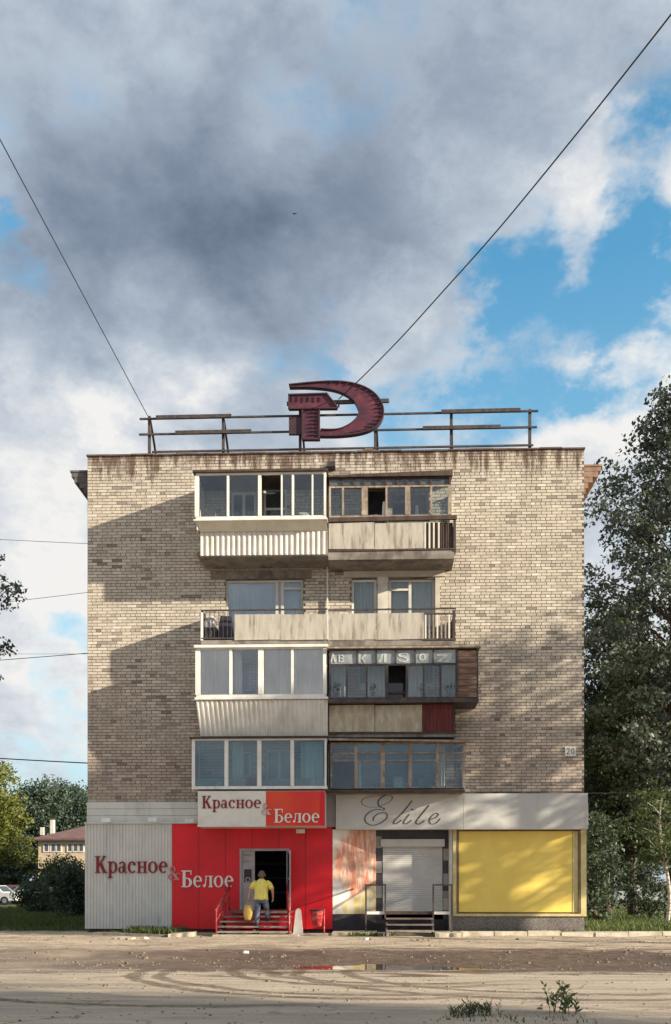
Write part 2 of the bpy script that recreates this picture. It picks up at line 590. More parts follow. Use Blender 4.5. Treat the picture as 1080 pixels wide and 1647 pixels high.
def gheight(x, y):
    x, y = np.asarray(x, float), np.asarray(y, float)
    h = .05 * smooth_noise(x, y, 1.7, 1) + .025 * smooth_noise(x, y, .6, 2) + .012 * smooth_noise(x, y, .28, 3)
    # churned mud band in front of the building is rougher and a little lower
    band = np.clip(1 - np.abs((y + 9.8) / 3.2), 0, 1)
    h = h * (1 + 1.2 * band) - .035 * band
    road = np.clip((-12.6 - y) / 1.0, 0, 1)
    h = h * (1 - .85 * road)
    # wheel-worn hollows that hold water
    def dip(cx, cy, rx, ry, a):
        return -a * np.exp(-(((x - cx) / rx) ** 2 + ((y - cy) / ry) ** 2) ** 1.5)
    h = h + dip(1.6, -12.75, 2.5, .62, .09) + dip(-5.6, -13.0, .75, .36, .07) + dip(5.2, -12.3, 1.6, .22, .05)
    far = np.clip((y + 1.2) / .8, 0, 1)
    h = h * (1 - far)
    h = h * np.clip((28 - np.abs(x)) / 4, 0, 1) * np.clip((y + 36) / 4, 0, 1)
    return h


def ground_mat():
    m, q = new_mat('dusty_ground')
    geo = q.n('ShaderNodeNewGeometry')
    pos = geo.outputs['Position']
    sep = q.n('ShaderNodeSeparateXYZ')
    q.l(pos, sep.inputs[0])
    y, x = sep.outputs['Y'], sep.outputs['X']
    n1 = q.noise(pos, .5, 7, .62, .4)
    n2 = q.noise(q.vmul(pos, (.35, 1.6, 1)), 1.0, 7, .65, .3)
    n3 = q.noise(pos, 5, 6, .65)
    n4 = q.noise(q.vmul(pos, (.22, 1.0, 1)), 2.2, 8, .68, .6)
    sand = q.mix(q.mapr(n3, .35, .68), (.48, .395, .30), (.345, .28, .215))
    sand = q.mix(q.mapr(n2, .46, .60, 0, .7), sand, (.22, .165, .12))
    sand = q.mix(q.mapr(n4, .55, .66, 0, .75), sand, (.13, .09, .065))
    # road in the foreground: dust over asphalt
    road = q.mix(q.mapr(n2, .38, .62), (.44, .365, .28), (.345, .29, .23))
    road = q.mix(q.mapr(q.noise(q.vmul(pos, (.14, 1.5, 1)), 1.6, 8, .66, .3), .47, .64, 0, .75), road, (.22, .185, .14))
    road = q.mix(q.mapr(q.noise(pos, 40, 3, .7), .5, .7, 0, .35), road, (.18, .15, .12))
    yw = q.math('ADD', y, q.math('MULTIPLY', q.math('SUBTRACT', n1, .5), 2.2))
    c = q.mix(q.mapr(yw, -13.2, -12.7), road, sand)
    # wet mud band
    mud = q.mix(q.mapr(n3, .35, .65), (.07, .048, .038), (.14, .10, .08))
    d = q.math('ABSOLUTE', q.math('ADD', y, 11.0))
    dw = q.math('ADD', d, q.math('MULTIPLY', q.math('SUBTRACT', n4, .5), 9.0))
    wet = q.mapr(dw, 2.6, 4.0, 1, 0)
    wet = q.math('MULTIPLY', wet, q.mapr(q.math('ADD', x, q.math('MULTIPLY', n1, 7)), -6.0, 2.5, .35, 1.0))
    c = q.mix(wet, c, mud)
    # grit and pebbles
    gr = q.noise(pos, 22, 6, .75)
    c = q.mix(q.mapr(gr, .50, .66, 0, .55), c, (.16, .125, .095))
    c = q.mix(q.mapr(q.noise(pos, 34, 4, .7), .62, .70, 0, .6), c, (.55, .47, .36))
    crk = q.n('ShaderNodeTexVoronoi', feature='DISTANCE_TO_EDGE')
    wv = q.n('ShaderNodeVectorMath', operation='ADD')
    q.l(pos, wv.inputs[0])
    q.l(q.noise(pos, 1.5, 5, .6, 0, 1), wv.inputs[1])
    q.l(q.vmul(wv.outputs[0], (.45, .8, 0)), crk.inputs['Vector'])
    crk.inputs['Scale'].default_value = 1.0
    c = q.mix(q.math('MULTIPLY', q.mapr(crk.outputs['Distance'], .004, .018, .7, 0), q.mapr(n1, .45, .6)), c, (.10, .075, .055))
    # tyre marks swinging off the road towards the shops
    tr = None
    for (cx, cy, r_, w_) in [(1.2, -14.0, 4.25, .10), (1.2, -14.0, 3.80, .10), (1.7, -13.5, 3.15, .10), (1.8, -13.5, 2.65, .10), (4.2, -13.9, 4.4, .10), (4.4, -13.9, 3.7, .09), (-1.5, -14.6, 4.6, .09)]:
        vd = q.n('ShaderNodeVectorMath', operation='DISTANCE')
        q.l(q.vmul(pos, (1, 1, 0)), vd.inputs[0])
        vd.inputs[1].default_value = (cx, cy, 0)
        dd = q.math('ABSOLUTE', q.math('SUBTRACT', q.math('ADD', vd.outputs['Value'], q.math('MULTIPLY', n1, .7)), r_ + .35))
        ring = q.mapr(dd, w_ * .7, w_ * 1.9, 1, 0)
        ring = q.math('MULTIPLY', ring, q.mapr(x, cx + .2, cx + 2.4, 1, 0))
        ring = q.math('MULTIPLY', ring, q.mapr(y, cy - .2, cy + 1.2, 1, 0))
        tr = ring if tr is None else q.math('MAXIMUM', tr, ring)
    tr = q.math('MULTIPLY', tr, q.mapr(n3, .30, .62, .45, 1))
    c = q.mix(q.math('MULTIPLY', tr, .85), c, (.085, .06, .045))
    # lawn soil behind the building line
    lawn = q.mapr(q.math('ADD', y, q.math('MULTIPLY', n1, 3.0)), 1.8, 3.0)
    c = q.mix(lawn, c, q.mix(q.mapr(n3, .4, .6), (.055, .07, .028), (.085, .08, .04)))
    b = q.n('ShaderNodeBsdfPrincipled')
    q.l(c, b.inputs['Base Color'])
    q.l(q.math('SUBTRACT', .95, q.math('MULTIPLY', wet, .45)), b.inputs['Roughness'])
    b.inputs['Specular IOR Level'].default_value = .25
    bm = q.n('ShaderNodeBump')
    bm.inputs['Strength'].default_value = .6
    bm.inputs['Distance'].default_value = .03
    q.l(q.math('ADD', q.noise(pos, 14, 6, .7), q.math('MULTIPLY', tr, -.6)), bm.inputs['Height'])
    q.l(bm.outputs[0], b.inputs['Normal'])
    q.l(b.outputs[0], q.n('ShaderNodeOutputMaterial').inputs[0])
    return m


def axis(a, b, step, far):
    core = list(np.arange(a, b + 1e-6, step))
    left, right = [], []
    s = step
    p = a
    while p > -far:
        s *= 1.6; p -= s; left.append(p)
    s, p = step, b
    while p < far:
        s *= 1.6; p += s; right.append(p)
    return np.array(left[::-1] + core + right)


gx, gy = axis(-16, 16, .16, 900), axis(-24, 2, .10, 900)
GX, GY = np.meshgrid(gx, gy)
GZ = gheight(GX, GY)
nv, nu = GX.shape
gm = bpy.data.meshes.new('ground')
gv = np.stack([GX, GY, GZ], -1).reshape(-1, 3)
idx = np.arange(nv * nu).reshape(nv, nu)
gf = np.stack([idx[:-1, :-1], idx[:-1, 1:], idx[1:, 1:], idx[1:, :-1]], -1).reshape(-1, 4)
gm.from_pydata(gv.tolist(), [], gf.tolist())
gm.materials.append(ground_mat())
gm.polygons.foreach_set('use_smooth', [True] * len(gm.polygons))
ground = bpy.data.objects.new('ground', gm)
COL.objects.link(ground)
tag(ground, kind='structure')


def water_mat():
    m, q = new_mat('muddy_water')
    b = q.n('ShaderNodeBsdfPrincipled')
    b.inputs['Base Color'].default_value = (.07, .05, .036, 1)
    b.inputs['Roughness'].default_value = .03
    b.inputs['Specular IOR Level'].default_value = .6
    pos = q.n('ShaderNodeNewGeometry').outputs['Position']
    bm = q.n('ShaderNodeBump')
    bm.inputs['Strength'].default_value = .04
    bm.inputs['Distance'].default_value = .01
    q.l(q.noise(pos, 6, 3, .5), bm.inputs['Height'])
    q.l(bm.outputs[0], b.inputs['Normal'])
    q.l(b.outputs[0], q.n('ShaderNodeOutputMaterial').inputs[0])
    return m


WATER = water_mat()
for (x0, x1, y0, y1, z) in [(-2.6, 5.0, -13.9, -11.7, -.057), (-7.2, -4.2, -13.7, -12.3, -.05)]:
    m_ = MB()
    n_ = 14
    cxx, cyy = (x0 + x1) / 2, (y0 + y1) / 2
    m_.add([(cxx + (x1 - x0) / 2 * math.cos(2 * math.pi * i / n_), cyy + (y1 - y0) / 2 * math.sin(2 * math.pi * i / n_), z) for i in range(n_)], [tuple(range(n_))])
    tag(m_.build('puddle', WATER), kind='structure')

# ================================================================== APARTMENT BUILDING
B = thing('apartment_building', 'five storey pale brick apartment block with stacked balconies on its end wall', 'building', (0, 0, 0))
XL, XR = X(141), X(940)
ZT = Z(728, 540)                       # wall top
DEPTH = 13.0
BAND_L, BAND_R = Z(1290, 220), Z(1273, 800)

# openings in the end wall behind the balconies: (px0, px1, py0, py1)
OPEN = {
    'A4w': (363, 488, 932, 1030), 'B4l': (566, 606, 931, 1000), 'B4d': (626, 700, 931, 1030),
    'A5w': (372, 412, 790, 838), 'A5d': (424, 462, 778, 880),
    'B5d': (590, 622, 785, 880), 'B5w': (628, 690, 790, 838),
    'A3w': (330, 404, 1062, 1112), 'A3d': (440, 478, 1058, 1170),
    'B3w': (576, 616, 1060, 1110), 'B3d': (622, 656, 1058, 1170), 'B3v': (664, 700, 1060, 1110),
    'A2w': (372, 404, 1208, 1250), 'A2d': (428, 470, 1205, 1300),
    'B2w': (576, 612, 1210, 1262), 'B2d': (620, 700, 1210, 1262),
}
OPEN['shop_door'] = (384, 468, 1364, 1500)
OPEN['recess'] = (536, 724, 1330, 1500)
RECT = {}
for k, (a, b, c, d) in OPEN.items():
    mx = (a + b) / 2
    RECT[k] = (X(a), X(b), Z(d, mx), Z(c, mx))
MASKS = list(RECT.values())
MASKS += [(XL - 1, XR + 1, -1, min(BAND_L, BAND_R) - .1), (XL - 1, X(320), -1, BAND_L), (X(318), XR + 1, -1, BAND_R)]

# wall behind the bricks (mortar), cut round the openings on a grid of strips
xs = sorted({XL, XR} | {r[0] for r in RECT.values()} | {r[1] for r in RECT.values()})
wallm = MB()
zs = sorted({0, ZT} | {r[2] for r in RECT.values()} | {r[3] for r in RECT.values()})
for i in range(len(xs) - 1):
    run = None
    for j in range(len(zs) - 1):
        cxm, czm = (xs[i] + xs[i + 1]) / 2, (zs[j] + zs[j + 1]) / 2
        hole = any(r[0] < cxm < r[1] and r[2] < czm < r[3] for r in RECT.values())
        if not hole:
            if run is None: run = zs[j]
        if (hole or j == len(zs) - 2) and run is not None:
            top = zs[j] if hole else zs[j + 1]
            wallm.box(xs[i], xs[i + 1], .013, .40, run, top)
            run = None
wall = wallm.build('wall', MORTAR, B, origin=(0, .2, 0), recalc=False)

BH, BLEN, JT = .0985, .322, .017
bricks = []
row = 0
z = .0
z0 = ZT - math.floor(ZT / BH) * BH
rngb = random.Random(3)
zz = z0
while zz < ZT - .02:
    header = (row % 5 == 3)
    L = BLEN / 2 if header else BLEN
    off = (0 if row % 2 == 0 else L / 2)
    if header: off = L / 4
    xx = XL - off
    while xx < XR - .01:
        a, b = max(xx, XL) + JT / 2, min(xx + L, XR) - JT / 2
        c, d = zz + JT * .5, zz + BH - JT * .5
        xx += L
        if b - a < .05: continue
        # trim against openings and bands
        ok = True
        for r in MASKS:
            if a < r[1] and b > r[0] and c < r[3] - .03 and d > r[2] + .03:
                if a < r[0] - .06: b = min(b, r[0] - .004)
                elif b > r[1] + .06: a = max(a, r[1] + .004)
                else: ok = False; break
        if ok and b - a > .04:
            bricks.append((a, b, c, d))
    zz += BH
    row += 1
# the bricks nearest the camera are single objects, the rest one mesh
camv = Vector((CX, CY, EYE))


def hidden_zone(a, b, c, d):
    xm, zm = (a + b) / 2, (c + d) / 2
    return X(306) < xm < X(772) and zm > 0


full = [i for i, (a, b, c, d) in enumerate(bricks) if abs((b - a) - (BLEN - JT)) < 1e-4 and not hidden_zone(a, b, c, d)]
full.sort(key=lambda i: (Vector(((bricks[i][0] + bricks[i][1]) / 2, 0, (bricks[i][2] + bricks[i][3]) / 2)) - camv).length)
single = set(full[:300])
bm_ = MB().box(-(BLEN - JT) / 2, (BLEN - JT) / 2, -.02, .02, -(BH - JT) / 2, (BH - JT) / 2)
b0 = bm_.build('brick', BRICK, wall, origin=(0, 0, 0))
bmesh_data = b0.data
bpy.data.objects.remove(b0)
vs = []
tones = []
for i, (a, b, c, d) in enumerate(bricks):
    j = rngb.uniform(-.003, .003)
    if i in single:
        o = bpy.data.objects.new('brick', bmesh_data)
        COL.objects.link(o)
        place(o, ((a + b) / 2, .02 + j, (c + d) / 2), wall)
        continue
    y0, y1 = j, .03
    c += rngb.uniform(-.0015, .0015)
    q8 = [(a, y0, c), (b, y0, c), (b, y0, d), (a, y0, d)]
    vs += q8
    vs += [(a, y0, d), (b, y0, d), (b, y1, d), (a, y1, d)]
    vs += [(a, y1, c), (b, y1, c), (b, y0, c), (a, y0, c)]
    vs += [(a, y1, c), (a, y0, c), (a, y0, d), (a, y1, d)]
    vs += [(b, y0, c), (b, y1, c), (b, y1, d), (b, y0, d)]
    tones += [rngb.random()] * 5
vs = np.array(vs)
bo = np_mesh('brick_courses', vs, len(vs) // 4, BRICK, wall, (0, 0, 0), 'stuff')
at = bo.data.attributes.new('tone', 'FLOAT', 'FACE')
at.data.foreach_set('value', np.array(tones, np.float32))

# other walls, roof, eaves
sw = mat('side_brick', (.42, .37, .29), (.34, .30, .24), .9, 8, bump=.4)
MB().box(XL, XL + .4, .402, DEPTH, 0, ZT - .3).build('side_wall', sw, B)
MB().box(XR - .4, XR, .402, DEPTH, 0, ZT - .3).build('side_wall', sw, B)
MB().box(XL, XR, DEPTH + .002, DEPTH + .4, 0, ZT - .3).build('back_wall', sw, B)
MB().box(XL + .01, XR - .01, .41, DEPTH, ZT - .28, ZT - .10).build('roof', FLASH, B)
# floors and partitions so that rooms behind the glass are dark
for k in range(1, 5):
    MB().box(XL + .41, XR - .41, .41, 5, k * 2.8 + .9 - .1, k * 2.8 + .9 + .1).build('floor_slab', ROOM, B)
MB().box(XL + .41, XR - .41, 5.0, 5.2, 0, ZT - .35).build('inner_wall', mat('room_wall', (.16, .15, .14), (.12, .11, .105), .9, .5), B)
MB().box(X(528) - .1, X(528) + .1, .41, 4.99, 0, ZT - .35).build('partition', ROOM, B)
# flashing along the wall top, with sag
fl = MB()
nseg = 22
for i in range(nseg):
    xa, xb = XL - .03 + (XR - XL + .06) * i / nseg, XL - .03 + (XR - XL + .06) * (i + 1) / nseg
    dz = random.uniform(-.012, .012)
    fl.box(xa + .004, xb - .004, -.05, .36, ZT + dz, ZT + .045 + dz)
fl.build('roof_flashing', FLASH, B)
EAVL = mat('eave_shaded', (.13, .12, .12), (.09, .085, .085), .9, 3)  # left eave: its shade is put into the darker colour
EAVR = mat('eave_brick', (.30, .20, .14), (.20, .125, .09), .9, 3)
for sgn, xw, em in ((-1, XL, EAVL), (1, XR, EAVR)):
    zt = Z(748 if sgn > 0 else 757, 141 if sgn < 0 else 940)
    e = MB()
    steps = [(0.0, .15, .56), (.15, .33, .47), (.33, .50, .30), (.50, .68, .16), (.68, .86, .08)]
    for (d0, d1, w) in steps:
        xa, xb = xw + sgn * .003, xw + sgn * w
        e.box(xa, xb, .12 + d0 * .05, DEPTH, zt - d1, zt - d0 - .004)
    e.box(xw + sgn * .003, xw + sgn * .60, .10, DEPTH, zt, zt + .06)
    e.build('eave', em, B)

# storey-wide lintels above the fourth floor windows
MB().box(X(340), X(502), -.03, .012, Z(931, 420), Z(918, 420)).build('lintel', CONC, B)
MB().box(X(553), X(716), -.03, .012, Z(928, 634), Z(916, 634)).build('lintel', PLAST, B)
for (a, b, c, d) in ((330, 490, 1052, 1062), (560, 720, 1049, 1059), (560, 715, 1198, 1208), (350, 490, 1194, 1204), (365, 480, 770, 780)):
    MB().box(X(a), X(b), -.028, .012, Z(d, 540), Z(c, 540)).build('lintel', PLAST, B)


# windows set in the openings
def wall_window(key, frame, divs=(), pane=WPANE, trans=None, label=None, curtain=None):
    x0, x1, z0, z1 = RECT[key]
    w = .07
    fr = MB()
    ya, yb = .10, .17
    fr.box(x0, x0 + w, ya, yb, z0, z1).box(x1 - w, x1, ya, yb, z0, z1)
    fr.box(x0 + w, x1 - w, ya, yb, z1 - w, z1).box(x0 + w, x1 - w, ya, yb, z0, z0 + w)
    o = fr.build('window', frame, B)
    if label: o['label'] = label
    cuts = [x0 + w] + [x0 + (x1 - x0) * t for t in divs] + [x1 - w]
    for t in divs:
        MB().box(x0 + (x1 - x0) * t - .045, x0 + (x1 - x0) * t + .045, ya - .012, yb + .003, z0 + w, z1 - w).build('mullion', frame, o)
    for i in range(len(cuts) - 1):
        a, b = cuts[i] + (.045 if i else 0), cuts[i + 1] - (.045 if i < len(cuts) - 2 else 0)
        tz = z1 - w
        if trans and i in trans:
            zt_ = z0 + (z1 - z0) * trans[i]
            MB().box(a, b, ya - .008, yb + .002, zt_ - .035, zt_ + .035).build('transom', frame, o)
            MB().box(a, b, .13, .142, zt_ + .035, tz).build('pane', pane, o)
            tz = zt_ - .035
        MB().box(a, b, .13, .142, z0 + w, tz).build('pane', pane, o)
    if curtain:
        m_ = MB()
        nn = 40
        for i in range(nn):
            xa, xb = x0 + .03 + (x1 - x0 - .06) * i / nn, x0 + .03 + (x1 - x0 - .06) * (i + 1) / nn
            ya_, yb_ = .30 + .03 * math.sin(i * 1.3), .30 + .03 * math.sin((i + 1) * 1.3)
            m_.add([(xa, ya_, z0), (xb, yb_, z0), (xb, yb_, z1), (xa, ya_, z1)], [(0, 1, 2, 3)])
        m_.build('curtain', curtain, o)
    return o


wall_window('A4w', CREAM, (.66, .73), GLASS_R, {2: .86}, 'wide window reflecting the sky', CURT)  # pale curtain added behind the pane to imitate the bright sky reflection
wall_window('B4l', WHITE, (), GLASS, None, None, CURT)
wall_window('B4d', CREAM, (.46,), GLASS, {0: .84}, 'balcony door and window with cream frames', CURT)
MB().box(X(608), X(624), -.02, .012, Z(1010, 616), Z(928, 616)).build('window_reveal', CREAM, B)
MB().box(X(700.5), X(708), -.02, .012, Z(1010, 704), Z(929, 704)).build('window_reveal', PLAST, B)
wall_window('A5w', WHITE, (.5,), GLASS)
wall_window('A5d', WHITE, (), WPANE, {0: .62})
wall_window('B5d', OLDW, (), WPANE, {0: .55})
wall_window('B5w', OLDW, (.5,), GLASS, {0: .7})
wall_window('A3w', WHITE, (.5,), GLASS, None, None, CURT)
wall_window('A3d', WHITE, (), GLASS, {0: .55}, None, CURT)
wall_window('B3w', WHITE, (.5,), GLASS, None, None, CURT)
wall_window('B3d', OLDW, (), WPANE, {0: .5})
wall_window('B3v', WHITE, (.5,), GLASS, None, None, CURT)
wall_window('A2w', WHITE, (.55,), WPANE)
wall_window('A2d', WHITE, (.5,), WPANE)
wall_window('B2w', OLDW, (.4,), WPANE)
wall_window('B2d', OLDW, (.5,), WPANE)


# ------------------------------------------------------------------ balconies
def balcony(x0, x1, pytop, pybot, Y=-1.0, label='', material=CONC):
    mx = (x0 + x1) / 2
    zt, zb = Z(pytop, mx, Y), Z(pybot, mx, Y)
    a, b = X(x0, Y), X(x1, Y)
    m_ = MB()
    # the slab thins towards its free edge
    m_.hexa([(a, Y, zb + .03), (b, Y, zb + .03), (b, -.002, zb - .03), (a, -.002, zb - .03)], [(a, Y, zt), (b, Y, zt), (b, -.002, zt), (a, -.002, zt)])
    o = m_.build('balcony', material, B)
    if label: o['label'] = label
    return o


def panel(par, name, x0, x1, py0, py1, Y, th, material, flare=0.0, inset=.004):
    """flat sheet on the front plane; flare > 0 leans its top outwards"""
    mx = (x0 + x1) / 2
    a, b = X(x0, Y) + inset, X(x1, Y) - inset
    zt, zb = Z(py0, mx, Y), Z(py1, mx, Y)
    m_ = MB()
    if name == 'parapet_panel':
        k1, k2, k3 = random.uniform(-.012, .012), random.uniform(-.014, .014), random.uniform(-.012, .006)
        m_.hexa([(a, Y, zb + k1), (b, Y + k3, zb - k1), (b, Y + th + k3, zb - k1), (a, Y + th, zb + k1)], [(a, Y, zt + k2), (b, Y + k3, zt - k2), (b, Y + th + k3, zt - k2), (a, Y + th, zt + k2)])
        return m_.build(name, material, par)
    m_.hexa([(a, Y, zb), (b, Y, zb), (b, Y + th, zb), (a, Y + th, zb)], [(a, Y - flare, zt), (b, Y - flare, zt), (b, Y + th - flare, zt), (a, Y + th - flare, zt)])
    return m_.build(name, material, par)


def corrugated(par, name, xa, xb, za, zb, Y, n, depth, material, xa_top=None, ytop=None, prof=(.0, .32, .42, .90)):
    """trapezoid profiled sheet; xa_top/ytop lean the top edge out"""
    m_ = MB()
    ytop = Y if ytop is None else ytop
    xa_top = xa if xa_top is None else xa_top
    pts = []
    for i in range(n):
        for t, d in ((prof[0], 0), (prof[1], 0), (prof[2], depth), (prof[3], depth)):
            pts.append(((i + t) / n, d))
    pts.append((1.0, 0))
    k = len(pts)
    for (t, d) in pts:
        m_.v.append((xa + (xb - xa) * t, Y + d, za))
    for (t, d) in pts:
        m_.v.append((xa_top + (xb - xa_top) * t, ytop + d, zb))
    for (t, d) in pts:
        m_.v.append((xa + (xb - xa) * t, Y + d + .015, za))
    for (t, d) in pts:
        m_.v.append((xa_top + (xb - xa_top) * t, ytop + d + .015, zb))
    for i in range(k - 1):
        m_.f += [(i, i + 1, k + i + 1, k + i), (2 * k + i, 3 * k + i, 3 * k + i + 1, 2 * k + i + 1), (i, 2 * k + i, 2 * k + i + 1, i + 1), (k + i, k + i + 1, 3 * k + i + 1, 3 * k + i)]
    return m_.build(name, material, par, recalc=False)


PR = random.Random(77)


def glazing(par, xs_, py0, py1, Y, frame, w=.07, thick={}, panes=GLASS, skip=(), transoms=(), side_l=True, side_r=True, bottom=.08, top=.06, pane_of={}):
    """a row of panes between mullions at the photo columns xs_, with side returns to the wall"""
    mx = (xs_[0] + xs_[-1]) / 2
    zt, zb = Z(py0, mx, Y), Z(py1, mx, Y)
    x_ = [X(p, Y) for p in xs_]
    fr = MB()
    fr.box(x_[0] - w / 2, x_[-1] + w / 2, Y, Y + .07, zb, zb + bottom)
    fr.box(x_[0] - w / 2, x_[-1] + w / 2, Y, Y + .07, zt - top, zt)
    f = fr.build('window_frame', frame, par)
    ws = [thick.get(i, w) for i in range(len(x_))]
    for i, xx_ in enumerate(x_):
        MB().box(xx_ - ws[i] / 2, xx_ + ws[i] / 2, Y - .012, Y + .062, zb + bottom, zt - top).build('mullion', frame, par)
    tz = [Z(t, mx, Y) for t in transoms]
    for i in range(len(x_) - 1):
        if i in skip: continue
        a, b = x_[i] + ws[i] / 2, x_[i + 1] - ws[i + 1] / 2
        levels = [zt - top] + tz + [zb + bottom]
        for k_ in range(len(levels) - 1):
            hi, lo = levels[k_] - (.02 if k_ else 0), levels[k_ + 1] + (.02 if k_ < len(levels) - 2 else 0)
            tx, tz2 = PR.uniform(-.012, .012), PR.uniform(-.010, .010)      # old panes never sit quite parallel
            pm_ = MB().hexa([(a, Y + .03 + tx, lo), (b, Y + .03 - tx, lo), (b, Y + .038 - tx, lo), (a, Y + .038 + tx, lo)],
                            [(a, Y + .03 + tx + tz2, hi), (b, Y + .03 - tx + tz2, hi), (b, Y + .038 - tx + tz2, hi), (a, Y + .038 + tx + tz2, hi)])
            pm_.build('pane', pane_of.get(i, panes), par)
        for t in tz:
            MB().box(a, b, Y + .01, Y + .05, t - .02, t + .02).build('transom', frame, par)
    for s_, xw in ((side_l, x_[0] - w / 2), (side_r, x_[-1] + w / 2)):
        if not s_: continue
        t_ = .03 if xw < x_[-1] else -.03
        sf = MB()
        sf.box(xw, xw + t_, Y + .072, -.002, zb, zb + bottom).box(xw, xw + t_, Y + .072, -.002, zt - top, zt)
        sf.box(xw, xw + t_, -.07, -.002, zb + bottom, zt - top)
        sf.build('side_frame', frame, par)
        MB().box(xw + t_ * .4, xw + t_ * .6, Y + .072, -.072, zb + bottom, zt - top).build('side_pane', panes if s_ is True else s_, par)
    return f


def rail(par, name, pts, w, material, h=None):
    m_ = MB()
    for i in range(len(pts) - 1):
        m_.bar(pts[i], pts[i + 1], w, h)
    return m_.build(name, material, par)


# --- fifth floor left: white glazing above flared sheet
Yb = -1.05
a5 = balcony(323, 528, 889, 896, Yb, 'fifth floor balcony with white profiled sheet and dark windows')
corrugated(a5, 'profiled_sheet', X(323, Yb - .03), X(528, Yb - .03), Z(893, 425, Yb), Z(856, 425, Yb), Yb - .04, 24, .03, SHEETW)
Yg = -1.38
m_ = MB()
zb_, zt_ = Z(855.5, 425, Yb), Z(837, 425, Yg)
m_.hexa([(X(322, Yb), Yb - .02, zb_), (X(528, Yb), Yb - .02, zb_), (X(528, Yb), Yb + .02, zb_), (X(322, Yb), Yb + .02, zb_)],
        [(X(315, Yg), Yg + .01, zt_), (X(525, Yg), Yg + .01, zt_), (X(525, Yg), Yg + .05, zt_), (X(315, Yg), Yg + .05, zt_)])
m_.build('flared_panel', CREAM, a5)
MB().box(X(322, Yb), X(322, Yb) + .03, Yb + .021, -.002, Z(893, 425, Yb), zb_).build('end_panel', CREAM, a5)
MB().box(X(316, Yg), X(316, Yg) + .03, Yg + .08, -.002, zb_ + .004, zt_).build('end_panel', CREAM, a5)
MB().box(X(312, Yg), X(527, Yg), Yg - .06, -.002, Z(836, 425, Yg) - .02, Z(836, 425, Yg) + .02).build('sill', WHITE, a5)
glazing(a5, [317, 367, 418, 453.5, 471.5, 503, 523], 760, 834, Yg, WHITE, .07, {0: .13, 2: .10, 3: .05, 5: .05}, GLASS, skip=(2,), side_l=WHITE)
MB().box(X(311, Yg), X(528, Yg), Yg - .10, -.002, Z(760, 425, Yg) + .003, Z(757, 425, Yg)).build('balcony_roof', DARKW, a5)
MB().box(X(315, Yb), X(527, Yb), Yb, -.05, Z(892, 425, Yb) + .09, Z(892, 425, Yb) + .12).build('balcony_floor', OLDW, a5)

# --- fifth floor right: old timber glazing over cement sheets and balusters
b5 = balcony(528.5, 731, 886, 901, -1.0, 'fifth floor balcony with weathered wooden windows')
panel(b5, 'parapet_panel', 529, 602.5, 841, 883, -1.03, .02, SHEET)
panel(b5, 'parapet_panel', 603, 682, 841, 882.5, -1.032, .02, SHEET)
rail(b5, 'handrail', [(X(528.5, -1.0), -1.02, Z(836, 630, -1)), (X(735, -1.0), -1.02, Z(834, 630, -1))], .10, DARKW, .13)
rail(b5, 'bottom_rail', [(X(529, -1.0), -1.0, Z(885, 630, -1)), (X(733, -1.0), -1.0, Z(884, 630, -1))], .05, DARKW)
for i, p_ in enumerate((684, 691, 698, 706, 714, 722)):
    panel(b5, 'baluster', p_ - 1.4, p_ + 1.8 - (i > 3) * 1.0, 840, 882, -1.02, .03, CREAM if i < 4 else DARKW)
panel(b5, 'corner_post', 729.5, 734, 836, 886, -1.02, .08, DARKW)
MB().box(X(734, -1) - .05, X(734, -1), -.93, -.002, Z(884, 630, -1), Z(838, 630, -1)).build('end_panel', DARKW, b5)
panel(b5, 'backing_board', 682, 729, 841, 881, -.96, .02, DARKW)
glazing(b5, [531, 552, 587, 622, 656, 694, 724], 781, 831, -1.0, OLDW, .06, {2: .19, 4: .16, 6: .10}, GLASS, skip=(2,), side_l=False, bottom=.05, top=.05)
glazing(b5, [531, 552, 570, 587, 605, 622, 640, 656, 676, 694, 724], 768, 781, -1.0, DARKW, .05, {}, WPANE, bottom=.02, top=.02, side_l=False, side_r=False)
m_ = MB()
zr0, zr1 = Z(768, 630, -1) + .005, Z(760, 630, -1)
m_.hexa([(X(527.8, -1), -1.1, zr0), (X(728, -1), -1.1, zr0), (X(728, -1), -.002, zr0 + .12), (X(527.8, -1), -.002, zr0 + .12)],
        [(X(527.8, -1), -1.1, zr0 + .05), (X(728, -1), -1.1, zr1 + .02), (X(728, -1), -.002, zr1 + .2), (X(527.8, -1), -.002, zr0 + .26)])
m_.build('balcony_roof', DARKW, b5)
MB().box(X(527.6), X(540), -.35, .012, Z(757, 533), Z(749, 533)).build('vent_stub', STEEL, B)

# --- fourth floor, open balconies left and right of a white pipe
a4 = balcony(324, 527.5, 1029, 1037, -1.0, 'open fourth floor balcony with dark railing at its left end')
panel(a4, 'parapet_panel', 377.5, 452, 988, 1029, -1.03, .02, SHEET)
panel(a4, 'parapet_panel', 452.5, 527, 988, 1029, -1.033, .02, SHEET)
rail(a4, 'handrail', [(X(324, -1), -1.0, Z(981, 430, -1)), (X(527, -1), -1.0, Z(980.5, 430, -1))], .045, STEEL)
rail(a4, 'bottom_rail', [(X(324, -1), -1.0, Z(1026, 430, -1)), (X(377, -1), -1.0, Z(1026, 430, -1))], .04, STEEL)
for p_ in (331, 338, 345, 352, 359, 366, 372):
    panel(a4, 'baluster', p_ - .5, p_ + .7, 981, 1026, -1.01, .02, STEEL)
for p_ in (427, 475):
    panel(a4, 'baluster', p_ - .6, p_ + .6, 981, 990, -1.0, .02, STEEL)
MB().box(X(325, -1) - .055, X(325, -1) - .03, -.99, -.002, Z(1029, 430, -1), Z(983, 430, -1)).build('end_panel', SHEET, a4)
panel(a4, 'end_post', 323, 327, 985, 1030, -1.02, .04, WHITE)
